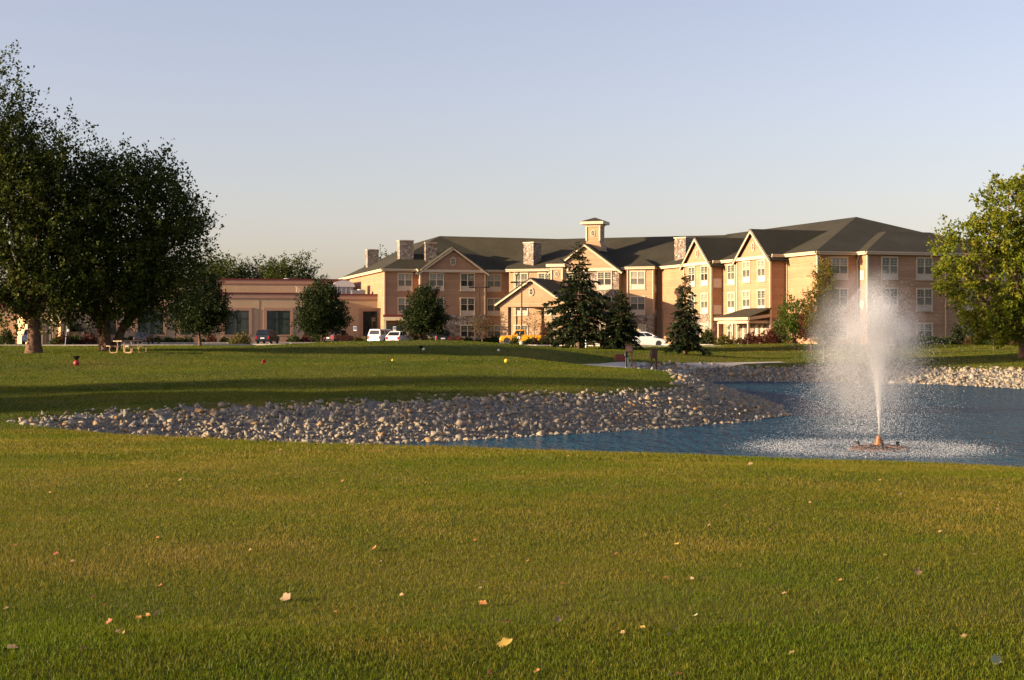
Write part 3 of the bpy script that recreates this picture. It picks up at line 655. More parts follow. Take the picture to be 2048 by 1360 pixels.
win_at(rc_, dv, 1463, (3, 2, 1), WTN)
win_at(b1, dv, 1384, (3, 2, 1), WTN); win_at(b1, dv, 1409.5, (3, 2, 1), WTN)
win_at(A, u, 1679, (3, 2, 1))
for px_, ss in ((1779, (3, 2, 1)), (1848.5, (3, 2, 1)), (1933, (3, 2, 1)), (2001, (3, 2, 1))): win_at(FP, u, px_, ss)
downspout(A + v * 6.45, -u); downspout(A + u * 4.8, -v); downspout(A + v * 14.6, -u); downspout(FP + u * ray_hit(FP, u, 1890), -v)
# wall grilles on the shaded sides of the bays
for z in (7.6, 4.4):
    p = A + v * B1a - u * .75; hp(MB().box((p.x - v.x * .03, p.y - v.y * .03, z), (1.1, .08, 1.1), R(19)), 'wall_grille', M['panel'])
    p = A + u * 5.0 - v * .8; hp(MB().box((p.x - u.x * .03, p.y - u.y * .03, z + .2), (.08, .7, 1.0), R(19)), 'wall_grille', M['panel'])
# ---- entrance porch on the second bay
po_ = empty('porch', (0, 0, 0)); po_.parent = hotel; po_.matrix_parent_inverse = Matrix.Translation(hotel.location).inverted()
def pp(mb, name, mats):
    return mb.build(name, mats, po_)
pa, pb = B2a + .25, B2b - .35
fr_ = A - u * (B2o + 2.6)
m_ = MB(); z_e = 3.05
c0, c1 = fr_ + v * (pa - .5), fr_ + v * (pb + .5); w0, w1_ = A + v * (pa - .5) - u * B2o, A + v * (pb + .5) - u * B2o
m_.slab([v3(c0 - u * .3, z_e + .3), v3(c1 - u * .3, z_e + .3), v3(w1_ - v * 2.2, z_e + 1.35), v3(w0, z_e + 1.35)], .14); m_.slab([v3(c1 - u * .3, z_e + .3), v3(w1_, z_e + .3), v3(w1_ - v * 2.2, z_e + 1.35)], .14)
pp(m_, 'porch_roof', M['roof'])
m_ = MB(); m_.beam(v3(c0 - u * .28, z_e + .12), v3(c1 - u * .28, z_e + .12), .12, .3); m_.beam(v3(c0 - u * .2, z_e + .12), v3(w0, z_e + .5), .12, .34); m_.beam(v3(c1 - u * .2, z_e + .12), v3(w1_, z_e + .12), .12, .3)
m_.beam(v3(fr_ + v * pa, z_e - .25), v3(fr_ + v * pb, z_e - .25), .22, .30); m_.beam(v3(fr_ + v * pa, z_e - .25), v3(A + v * pa - u * B2o, z_e - .25), .22, .30)
pp(m_, 'porch_beam', M['trim_tan'])
for t_ in (0, .5, 1):
    q_ = fr_ + v * (pa + (pb - pa) * t_); m_ = MB(); m_.box((q_.x, q_.y, 1.55), (.2, .2, 2.5), R(19)); m_.box((q_.x, q_.y, .4), (.36, .36, .6), R(19)); m_.box((q_.x, q_.y, 2.7), (.3, .3, .12), R(19)); pp(m_, 'post', M['trim_white'])
for t_, k in ((.74, 'door'), (.3, 'door')):
    s_ = pa + (pb - pa) * t_; q_ = A + v * s_ - u * (B2o + .07)
    m_ = MB(); m_.box((q_.x, q_.y, 1.35), (.1, 1.7, 2.4), R(19)); m_.box((q_.x - u.x * .06, q_.y - u.y * .06, 1.5), (.06, .62, 1.9), R(19), 1)
    m_.box((q_.x - u.x * .075 + v.x * .0, q_.y - u.y * .075, 1.5), (.07, .05, 1.9), R(19), 0); m_.box((q_.x - u.x * .075, q_.y - u.y * .075, 1.5), (.07, .66, .05), R(19), 0)
    pp(m_, 'door', [M['trim_white'], M['glass_mid']])

# ---- centre wing, turned towards the low sun
M0 = V2(-.4, 206.0); M1 = V2(23.2, 196.9); md = (M1 - M0).normalized(); mn = rot2(md, -1)
cw = MB(); q = [M0, M1, M1 - mn * 18, M0 - mn * 18]; cw.prism([(p.x, p.y) for p in q], 0, ZE)
s_g0, s_g1 = ray_hit(M0 + mn * 1.3, md, 1104), ray_hit(M0 + mn * 1.3, md, 1238)
s_b0, s_b1 = ray_hit(M0 + mn * 1.6, md, 1256), ray_hit(M0 + mn * 1.6, md, 1307)
cw.prism([(p.x, p.y) for p in (M0 + md * s_b0 + mn * 1.6, M0 + md * s_b1 + mn * 1.6, M0 + md * s_b1 - mn, M0 + md * s_b0 - mn)], .01, ZE - .003)
hp(cw, 'wall', M['siding_cream'])
sg = MB(); sg.prism([(p.x, p.y) for p in (M0 + md * s_g0 + mn * 1.3, M0 + md * s_g1 + mn * 1.3, M0 + md * s_g1 - mn, M0 + md * s_g0 - mn)], .01, ZE - .003)
hp(sg, 'stone_wall', M['stone']); sg = MB(); sg.prism([(p.x, p.y) for p in (M0 + md * (s_b0 - .06) + mn * 1.66, M0 + md * (s_b1 + .06) + mn * 1.66, M0 + md * (s_b1 + .06) + mn * .4, M0 + md * (s_b0 - .06) + mn * .4)], 0, 4.05)
hp(sg, 'stone_base', M['stone'])
cb = MB()
for q_ in (M0 + md * s_b0 + mn * 1.6, M0 + md * s_b1 + mn * 1.6): corner_board(q_, 4.1, mb=cb)
ev = MB(); eave(ev, M0 - md * .3, M0 + md * s_g0, mn); eave(ev, M0 + md * s_g1, M0 + md * s_b0, mn); eave(ev, M0 + md * (s_b0 - .3) + mn * 1.6, M0 + md * (s_b1 + .3) + mn * 1.6, mn); eave(ev, M0 + md * s_b1, M1, mn)
eave(ev, M0 + md * s_b1 + mn * 1.6, M0 + md * s_b1, md, .3)
sC = .49; hd = 9.4; rf = MB(); L0, L1 = M0 - md * .5 + mn * ov, M1 + md * 14 + mn * ov
rf.slab([v3(L0, ZR), v3(L1, ZR), v3(L1 - mn * hd, ZR + sC * hd), v3(L0 - mn * hd, ZR + sC * hd)], T)
rf.slab([v3(L0 - mn * 2 * hd, ZR), v3(L1 - mn * 2 * hd, ZR), v3(L1 - mn * hd, ZR + sC * hd), v3(L0 - mn * hd, ZR + sC * hd)], T)
# shallow hip over the plain bay
bb0, bb1 = M0 + md * (s_b0 - ov) + mn * (1.6 + ov), M0 + md * (s_b1 + ov) + mn * (1.6 + ov); hw_ = (s_b1 - s_b0) / 2 + ov; bt = bb0 + md * hw_ - mn * hw_
rf.slab([v3(bb0, ZR), v3(bb1, ZR), v3(bt, ZR + sC * hw_)], T); bk = bt - mn * 5
rf.slab([v3(bb1, ZR), v3(bb1 - mn * 4, ZR), v3(bk, ZR + sC * hw_), v3(bt, ZR + sC * hw_)], T); rf.slab([v3(bb0, ZR), v3(bb0 - mn * 4, ZR), v3(bk, ZR + sC * hw_), v3(bt, ZR + sC * hw_)], T)
hp(rf, 'roof', M['roof'])
gable(M0 + md * ((s_g0 + s_g1) / 2) + mn * 1.3, md, (s_g1 - s_g0) / 2, 13.5, 10, M['siding_cream'], oval=0)
for px_, ss in ((1042, (3, 2, 1)), (1090, (3, 2))): win_at(M0, md, px_, ss)
for px_ in (1138, 1209): win_at(M0 + mn * 1.3, md, px_, (3, 2))
win_at(M0 + mn * 1.6, md, 1275.5, (3, 2)); s_ = ray_hit(M0 + mn * 1.66, md, 1277); window(M0 + mn * 1.66 + md * s_, md, ZW1, False)
win_at(M0, md, 1344.5, (3, 2, 1))
downspout(M0 + md * 1.0, mn); downspout(M0 + md * (s_b1 + .35), mn)
for z in (7.4, 4.2):
    p = M0 + md * s_b1 + mn * .8; hp(MB().box((p.x + md.x * .03, p.y + md.y * .03, z), (.08, .9, 1.0), math.atan2(md.y, md.x)), 'wall_grille', M['panel'])
# lobby doors and glazing behind the canopy
for px_ in (1140, 1166, 1176, 1200):
    s_ = ray_hit(M0 + mn * 1.36, md, px_); q_ = M0 + mn * 1.36 + md * s_; m_ = MB(); a_ = math.atan2(md.y, md.x)
    m_.box((q_.x, q_.y, 1.5), (1.6, .1, 2.7), a_)
    for k in (-.38, .38): m_.box((q_.x + md.x * k + mn.x * .05, q_.y + md.y * k + mn.y * .05, 1.5), (.62, .04, 2.4), a_, 1)
    for zz in (.9, 1.6, 2.2): m_.box((q_.x + mn.x * .075, q_.y + mn.y * .075, zz), (1.4, .03, .06), a_)
    hp(m_, 'door', [M['trim_white'], M['glass_mid']])

# ---- left wing
ul = V2(math.cos(R(15)), math.sin(R(15))); vl = V2(-ul.y, ul.x); LC = V2(-17.3, 204.1); LW, LL = 19.5, 38.0
lw = MB(); q = [LC, LC + ul * LW, LC + ul * LW + vl * LL, LC + vl * LL]; lw.prism([(p.x, p.y) for p in q], 0, ZE)
s0, s1 = ray_hit(LC - vl * 1.4, ul, 841), ray_hit(LC - vl * 1.4, ul, 970)
lw.prism([(p.x, p.y) for p in (LC - vl * 1.4 + ul * s0, LC - vl * 1.4 + ul * s1, LC + ul * s1 + vl, LC + ul * s0 + vl)], .01, ZE - .003)
hp(lw, 'wall', M['siding_tan'])
sb_ = MB(); sb_.prism([(p.x, p.y) for p in (LC - vl * 1.46 + ul * (s0 - .06), LC - vl * 1.46 + ul * (s1 + .06), LC - vl * .2 + ul * (s1 + .06), LC - vl * .2 + ul * (s0 - .06))], 0, 4.07)
hp(sb_, 'stone_base', M['stone'])
cb = MB()
for q_ in (LC, LC - vl * 1.4 + ul * s0, LC - vl * 1.4 + ul * s1): corner_board(q_, .1 if q_ is LC else 4.1, mb=cb)
ev = MB(); eave(ev, LC - ul * .45, LC + ul * s0, -vl); eave(ev, LC + ul * s1, LC + ul * (LW + .3), -vl); eave(ev, LC - vl * .45, LC + vl * (LL + .4), -ul); eave(ev, LC + ul * s0, LC + ul * s0 - vl * 1.4, -ul, .3)
sL = .51; hl = LW / 2 + ov; e0 = LC - ul * ov - vl * ov; e1 = e0 + ul * (LW + 2 * ov); e3 = e0 + vl * (LL + 2 * ov); e2 = e1 + vl * (LL + 2 * ov)
p1 = e0 + ul * hl + vl * hl; p2 = e0 + ul * hl + vl * (LL + 2 * ov - hl); zt = ZR + sL * hl; rf = MB()
rf.slab([v3(e0, ZR), v3(e1, ZR), v3(p1, zt)], T); rf.slab([v3(e0, ZR), v3(p1, zt), v3(p2, zt), v3(e3, ZR)], T); rf.slab([v3(e1, ZR), v3(e2, ZR), v3(p2, zt), v3(p1, zt)], T); rf.slab([v3(e2, ZR), v3(e3, ZR), v3(p2, zt)], T)
# ridge linking the left wing to the centre wing
lk0 = p1 + ul * 0; lk1 = M0 - mn * (hd - ov) + md * 4
rf.slab([v3(lk0, zt), v3(lk1, ZR + sC * hd), v3(M0 + mn * ov + md * 2, ZR), v3(e1 - ul * 2.0, ZR - .02)], T)
rf.slab([v3(lk0, zt), v3(lk1, ZR + sC * hd), v3(lk1 + V2(0, 9), ZR + .5), v3(lk0 + V2(0, 9), ZR + .5)], T)
hp(rf, 'roof', M['roof'])
gable(LC - vl * 1.4 + ul * ((s0 + s1) / 2), ul, (s1 - s0) / 2, 13.25, 8.5, M['siding_tan'], oval=.62)
win_at(LC, ul, 810, (3, 2)); win_at(LC, ul, 988, (3, 2, 1))
for px_ in (873, 935):
    win_at(LC - vl * 1.4, ul, px_, (3, 2)); s_ = ray_hit(LC - vl * 1.46, ul, px_); window(LC - vl * 1.46 + ul * s_, ul, ZW1, False)
# small flat entrance canopy between the hall and the left wing
m_ = MB(); q_ = LC + ul * 1.4 - vl * 1.3; m_.box((q_.x, q_.y, 3.5), (3.6, 2.6, .5), R(5)); m_.box((q_.x, q_.y, 3.9), (3.7, 2.7, .28), R(5), 1)
for k in (-1.5, 1.5): m_.box((q_.x + k, q_.y - 1.1, 1.7), (.3, .3, 3.1), R(5))
m_.box((LC.x + 1.4, LC.y + .1, 1.5), (2.6, .1, 2.5), R(5), 2)
hp(m_, 'side_entrance', [M['trim_white'], M['red_metal'], M['glass_dark']])
# chimneys
for px_, pyb, pyt, wd, dp in ((744.5, 528, 501, 1.75, 1.6), (811, 514, 483, 1.95, 1.7), (860.5, 520, 485, 1.6, 1.3)):
    Y_ = 206.0                                   # where the sight line meets the left slope
    while Y_ < 245:
        q_ = V2((px_ - 1024) / F * Y_, Y_)
        if ZR + sL * min((q_ - e0).dot(ul), (q_ - e0).dot(vl)) >= CAMZ - (pyb - HZ) / F * Y_ or (px_ < 760 and Y_ > 232): break
        Y_ += .1
    if px_ > 850: Y_ = 205.3
    zz = CAMZ - (pyb - HZ) / F * Y_; chimney(q_, ul, wd, dp, zz - 2.0, CAMZ - (pyt - HZ) / F * Y_)
for px_, Y_, z0, z1 in ((1065, 206.5, 10.6, 13.9), (1367.5, 197.5, 10.6, 14.0)):
    chimney(V2((px_ - 1024) / F * Y_, Y_), V2(math.cos(R(-40)), math.sin(R(-40))), 1.75, 1.75, z0, z1)
# cupolas
def cupola(q, d, w, z0, zb, zt_, za, oh, ow, name='cupola'):
    rz = math.atan2(d.y, d.x); a, b = d, rot2(d, 1)
    def sq(h, z): return [v3(q + a * (h * i) + b * (h * j), z) for i, j in ((-1, -1), (1, -1), (1, 1), (-1, 1))]
    def loft(m_, rings, mi=0):
        vs_ = sum(rings, []); n = len(rings); m_.add(vs_, [(3, 2, 1, 0), tuple(4 * (n - 1) + k for k in range(4))] + [(4 * i + k, 4 * i + (k + 1) % 4, 4 * i + 4 + (k + 1) % 4, 4 * i + 4 + k) for i in range(n - 1) for k in range(4)], mi)
    m_ = MB(); loft(m_, [sq(w * .72, z0), sq(w * .66, z0 + (zb - z0) * .5), sq(w * .53, zb - .25), sq(w * .5, zb), sq(w * .5, zt_)])
    o = hp(m_, name, M['siding_cream'])
    t_ = MB(); loft(t_, [sq(w * .55, zt_ - .3), sq(w * .62, zt_), sq(oh, zt_ + .06), sq(oh, zt_ + .42)])
    for i, j in ((-1, -1), (1, -1), (1, 1)):
        cc = q + a * (w * .5 * i) + b * (w * .5 * j); t_.box((cc.x, cc.y, (zb + zt_) / 2 - .1), (.2, .2, zt_ - zb - .25), rz)
    for par, nm in ((t_, 'cornice'),):
        c = par.build(nm, M['trim_white']); c.parent = o
    r_ = MB(); rr = sq(oh * 1.02, zt_ + .43); r_.add(rr + [v3(q, za)], [(0, 1, 4), (1, 2, 4), (2, 3, 4), (3, 0, 4), (3, 2, 1, 0)])
    c = r_.build('roof', M['roof']); c.parent = o
    K = 18; zc = (zb + zt_) / 2 - .05
    for nn, dd in ((-b, a), (a, b)):
        c0 = v3(q + nn * (w * .5 + .01), zc); f_ = MB()
        def ring(rx, rz2, off): return [c0 + v3(dd, 0) * (rx * math.cos(2 * math.pi * k / K)) + v3(nn, 0) * off + Vector((0, 0, rz2 * math.sin(2 * math.pi * k / K))) for k in range(K)]
        f_.add(ring(ow, ow * 1.35, 0) + ring(ow, ow * 1.35, .06) + ring(ow * .72, ow * 1.05, .06), [(k, (k + 1) % K, K + (k + 1) % K, K + k) for k in range(K)] + [(K + k, K + (k + 1) % K, 2 * K + (k + 1) % K, 2 * K + k) for k in range(K)])
        f_.add(ring(ow * .74, ow * 1.07, .03), [list(range(K))], 1)
        f_.beam(c0 + v3(nn, 0) * .05 - Vector((0, 0, ow)), c0 + v3(nn, 0) * .05 + Vector((0, 0, ow)), .05, .04); f_.beam(c0 + v3(nn, 0) * .05 - v3(dd, 0) * ow * .72, c0 + v3(nn, 0) * .05 + v3(dd, 0) * ow * .72, .05, .04)
        c = f_.build('oval_window', [M['trim_white'], M['glass_mid']]); c.parent = o
gq = M0 + md * ((s_g0 + s_g1) / 2 + .9) - mn * 2.2
cupola(V2((1190 - 1024) / F * gq.y, gq.y), V2(math.cos(R(-20)), math.sin(R(-20))), 1.85, 12.6, 14.0, 16.2, 17.25, 1.6, .34)

# ---- drive-through canopy in front of the lobby
CF = V2((1063 - 1024) / F * 180, 180.0); chw = 4.1; cz0, cza = 5.35, 8.15; cdep = 13.0; cn = mn
for sgn in (-1, 1):
    for t_ in (0, cdep - 1.2):
        cp = MB(); q_ = CF + md * sgn * (chw - .55) - cn * (t_ + .6); cp.box((q_.x, q_.y, 2.75), (1.0, 1.1, 5.1), math.atan2(md.y, md.x)); cp.box((q_.x, q_.y, .6), (1.15, 1.25, 1.15), math.atan2(md.y, md.x), 1)
        hp(cp, 'canopy_column', [M['siding_cream'], M['stone']])
cb_ = MB(); z1 = 4.72
for off in (0, cdep - .5):
    a_, b_ = CF - md * chw - cn * off, CF + md * chw - cn * off; a2, b2_ = a_ - cn * .45, b_ - cn * .45
    cb_.add([v3(a_, z1), v3(b_, z1), v3(b_, cz0), v3(CF - cn * off, cza - .15), v3(a_, cz0)] + [v3(a2, z1), v3(b2_, z1), v3(b2_, cz0), v3(CF - cn * (off + .45), cza - .15), v3(a2, cz0)],
            [(0, 1, 2, 3, 4), (9, 8, 7, 6, 5), (0, 5, 6, 1), (1, 6, 7, 2), (2, 7, 8, 3), (3, 8, 9, 4), (4, 9, 5, 0)])
for sgn in (-1, 1): cb_.beam(v3(CF + md * sgn * (chw - .2) - cn * .5, (z1 + cz0) / 2), v3(CF + md * sgn * (chw - .2) - cn * (cdep - .6), (z1 + cz0) / 2), .4, cz0 - z1 - .01)
cb_.slab([v3(CF - md * (chw - .4) - cn * .46, z1 + .1), v3(CF + md * (chw - .4) - cn * .46, z1 + .1), v3(CF + md * (chw - .4) - cn * (cdep - .6), z1 + .1), v3(CF - md * (chw - .4) - cn * (cdep - .6), z1 + .1)], .08)
hp(cb_, 'canopy_wall', M['siding_cream'])
gable(CF, md, chw, cza, 20, M['siding_cream'], z0=cz0, oval=.5, band=False, over=.4)
cq = CF - cn * 8.3 + md * .3
cupola(V2((1117 - 1024) / F * cq.y, cq.y), V2(math.cos(R(-20)), math.sin(R(-20))), 1.4, 7.4, 8.2, 9.75, 11.0, 1.25, .27)

# ------------------------------------------------------------------ tan banquet hall (flat roofs)
hall = empty('banquet_hall', (-40, 210, .2), 0, 'low flat roofed tan stucco hall with red roof edge and tall curtained windows', 'hall')
def hb(mb, name, mats): return mb.build(name, mats, hall, world=True)
YA, YB, YU, YC = 206.6, 210.0, 224.0, 209.0
def X_(px, Y): return (px - 1024) / F * Y
def Z_(py, Y): return CAMZ - (py - HZ) / F * Y
def block(x0, x1, y0, y1, zt, name='wall'):
    m_ = MB(); m_.box(((x0 + x1) / 2, (y0 + y1) / 2, (zt + .1) / 2), (x1 - x0, y1 - y0, zt - .1)); hb(m_, name, M['stucco'])
    c = MB(); c.box(((x0 + x1) / 2, (y0 + y1) / 2, zt - .18), (x1 - x0 + .24, y1 - y0 + .24, .62)); hb(c, 'cornice', M['stucco_pink'])
    c = MB(); c.box(((x0 + x1) / 2, (y0 + y1) / 2, zt + .21), (x1 - x0 + .44, y1 - y0 + .44, .15)); hb(c, 'roof_edge', M['red_metal'])
    if name == 'wall':
        c = MB(); c.box(((x0 + x1) / 2, (y0 + y1) / 2, .5), (x1 - x0 + .16, y1 - y0 + .16, .98)); hb(c, 'plinth', M['stucco_pink'])
xa0, xa1 = X_(140, YA), X_(606, YA); xb1 = X_(784, YB)
block(xa0, xa1, YA, YA + 22, 6.75); block(xa1 - .5, xb1, YB, YB + 16, 6.72); block(X_(250, YU), X_(738, YU), YU, YU + 18, 9.25, 'upper_wall'); block(X_(-30, YA - 2), xa0 - .02, YA - .5, YA + 20, 5.0)
# control joints of the stucco
def hall_window(cx, y, w, zb, zt_, glass, mull=(.0,)):
    f_ = MB(); h = zt_ - zb; zc = (zb + zt_) / 2
    for sx in (-1, 1): f_.box((sx * (w / 2 + .22), -.05, zc + .16), (.44, .16, h + .32))
    f_.box((0, -.055, zt_ + .2), (w + .9, .17, .4)); f_.box((0, -.03, zb - .08), (w + .5, .16, .16))
    o = f_.build('window', M['stucco_pink'], hall, True, loc=(cx, y, 0))
    fr = MB()
    for sx in (-1, 1): fr.box((sx * (w / 2 - .04), -.03, zc), (.1, .08, h))
    fr.box((0, -.03, zb + h * .66), (w, .07, .08))
    for k in mull: fr.box((k * w, -.03, zc), (.09, .075, h))
    fo = fr.build('window_frame', M['black_metal'], o)
    xs_ = sorted([-.5] + list(mull) + [.5])
    for a, b in zip(xs_[:-1], xs_[1:]):
        for z0, z1 in ((zb, zb + h * .66), (zb + h * .66, zt_)):
            MB().box(((a + b) / 2 * w, -.012, (z0 + z1) / 2), ((b - a) * w - .1, .02, z1 - z0 - .06)).build('pane', M[glass], o)
for pxc, ww in ((310, 3.3), (392, 3.3), (475, 3.15), (555.5, 3.1)): hall_window(X_(pxc, YA), YA, ww, 1.32, 4.6, 'glass_green')
hall_window(X_(636, YB), YB, 3.1, 1.2, 4.6, 'glass_dark'); hall_window(X_(745.5, YB), YB, 2.0, 1.1, 4.6, 'glass_dark')
hall_window(X_(228, YA), YA, 2.4, 1.32, 3.9, 'glass_dark')
for pxc in (518, 594): hb(MB().box((X_(pxc, YA), YA - .01, 3.7), (.04, .03, 5.2)), 'wall_joint', M['stucco_pink'])
for pxc in (700,): hb(MB().box((X_(pxc, YB), YB - .01, 3.7), (.04, .03, 5.2)), 'wall_joint', M['stucco_pink'])
# entrance: angled walls that catch the sun, white door frame
EY = 199.0
for p0, p1, zt_ in ((45, 57, 3.7), (90, 118, 3.5)):
    a_, b_ = V2(X_(p0, EY + 1.5), EY + 1.5), V2(X_(p1, EY - .6), EY - .6); m_ = MB(); m_.prism([(a_.x, a_.y), (b_.x, b_.y), (b_.x + .4, b_.y + 7), (a_.x, a_.y + 7)], .1, zt_); hb(m_, 'entrance_wall', M['stucco_sunlit'])
m_ = MB(); m_.box((X_(98, EY - 1), EY - 1.4, 1.8), (.16, .16, 3.3)); m_.box((X_(103, EY - 1), EY - 1.4, 1.8), (.16, .16, 3.3)); m_.box((X_(96, EY - 1), EY - 1.4, 3.5), (1.5, .3, .22)); m_.box((X_(92, EY), EY - 1.4, 1.75), (1.5, .12, .12)); m_.box((X_(88, EY), EY - 1.4, 1.0), (.14, .14, 1.6)); hb(m_, 'door_frame', M['trim'])
m_ = MB(); m_.box((X_(100.5, EY), EY - 1.3, 1.7), (.6, .05, 3.0)); hb(m_, 'door', M['glass_mid'])
m_ = MB(); a_, b_ = V2(X_(138, 203), 204.5), V2(X_(168, 202), 202.0); m_.prism([(a_.x, a_.y), (b_.x, b_.y), (b_.x + .3, b_.y + .4), (a_.x, a_.y + .4)], .1, 1.75); hb(m_, 'entrance_wall', M['stucco_sunlit'])
HPIV = Vector((-17.0, 208.0, .2)); HROT = R(11)
hm = Matrix.Translation(HPIV) @ Matrix.Rotation(HROT, 4, 'Z') @ Matrix.Translation(-HPIV)
hall.matrix_world = hm @ Matrix.Translation(hall.location)
def turned(x, y): q = hm @ Vector((x, y, 0)); return q.x, q.y
# roof equipment: things that stand on the roof
zr = 6.85
o = empty('rooftop_unit', (*turned(X_(712, 217), 217), zr), HROT, 'grey metal rooftop air handler with a rounded pale hood', 'rooftop unit')
MB().box((0, 0, .75), (2.6, 2.2, 1.5)).build('housing', M['grey_metal'], o)
m_ = MB(); K = 12
prof = [(math.cos(math.pi * k / K) * 1.6, math.sin(math.pi * k / K) * .95) for k in range(K + 1)]
m_.add([(-.1 + x, -1.25, 1.3 + z) for x, z in prof] + [(-.1 + x, 1.25, 1.3 + z) for x, z in prof], [tuple(range(K + 1))[::-1], tuple(range(K + 1, 2 * K + 2))] + [(k, k + 1, K + 2 + k, K + 1 + k) for k in range(K)] + [(K, 0, K + 1, 2 * K + 1)])
m_.build('hood', M['pale_metal'], o); m_ = MB()
for k in range(4): m_.box((-1.0 + k * .62, -1.13, .7), (.06, .06, 1.4))
m_.build('rib', M['pale_metal'], o)
o = empty('rooftop_unit', (*turned(X_(733, 214), 214), zr), HROT, 'small grey condenser box beside the hooded roof unit', 'rooftop unit')
MB().box((0, 0, .4), (1.9, 1.5, .8)).build('housing', M['grey_metal'], o); MB().lathe([(.45, .8), (.45, .9), (.1, .92)], 14, (.3, 0, 0)).build('fan_cover', M['pale_metal'], o)
o = empty('vent_box', (*turned(X_(609, 212), 212), zr), HROT, 'small sunlit cream vent box on the roof corner above the hall tree', 'vent')
MB().box((0, 0, .6), (.55, .55, 1.15)).build('housing', M['trim_white'], o); MB().box((0, 0, 1.22), (.7, .7, .1)).build('lid', M['trim'], o)
o = empty('roof_dome', (*turned(X_(648, 238), 238), 8.6), HROT, 'pale round dome on the upper roof of the hall', 'roof vent')
MB().lathe([(1.1, 0), (1.1, .5), (1.0, .95), (.75, 1.3), (.4, 1.5), (.05, 1.56)], 18).build('hood', M['pale_metal'], o, smooth=True); MB().lathe([(1.2, 0), (1.2, .12), (1.1, .13)], 18).build('base_ring', M['grey_metal'], o)

# ------------------------------------------------------------------ light poles
def lamp(px, py, Y, ztop, label, basez=.0, arm=1.6):
    p = at(px, py, Y); g = gz(p.x, p.y) if abs(p.x) < 90 else .2; g = max(g, .16) if Y > 150 else g
    o = empty('lamp_post', (p.x, p.y, g), 0, label, 'lamp post', 'shoebox lamp posts around the parking lot')
    h = ztop - g
    MB().tube([(0, 0, .6), (0, 0, h)], [.085, .065], 8).build('pole', M['black_metal'], o)
    MB().lathe([(.33, -.1), (.33, .78), (.29, .82)], 16).build('base', M['concrete'], o)
    MB().beam((-arm / 2, 0, h - .06), (arm / 2, 0, h - .06), .07, .07).build('arm', M['black_metal'], o)
    for sx in (-1, 1): MB().box((sx * (arm / 2 + .18), 0, h - .03), (.62, .42, .17)).build('lamp_head', M['black_metal'], o)
    return o
lamp(1043.5, 690, 172, Z_(564, 172), 'tall twin headed lamp post on a concrete base before the drive-through canopy')
lamp(959, 690, 186, Z_(574, 186), 'twin headed lamp post in front of the gabled left wing')

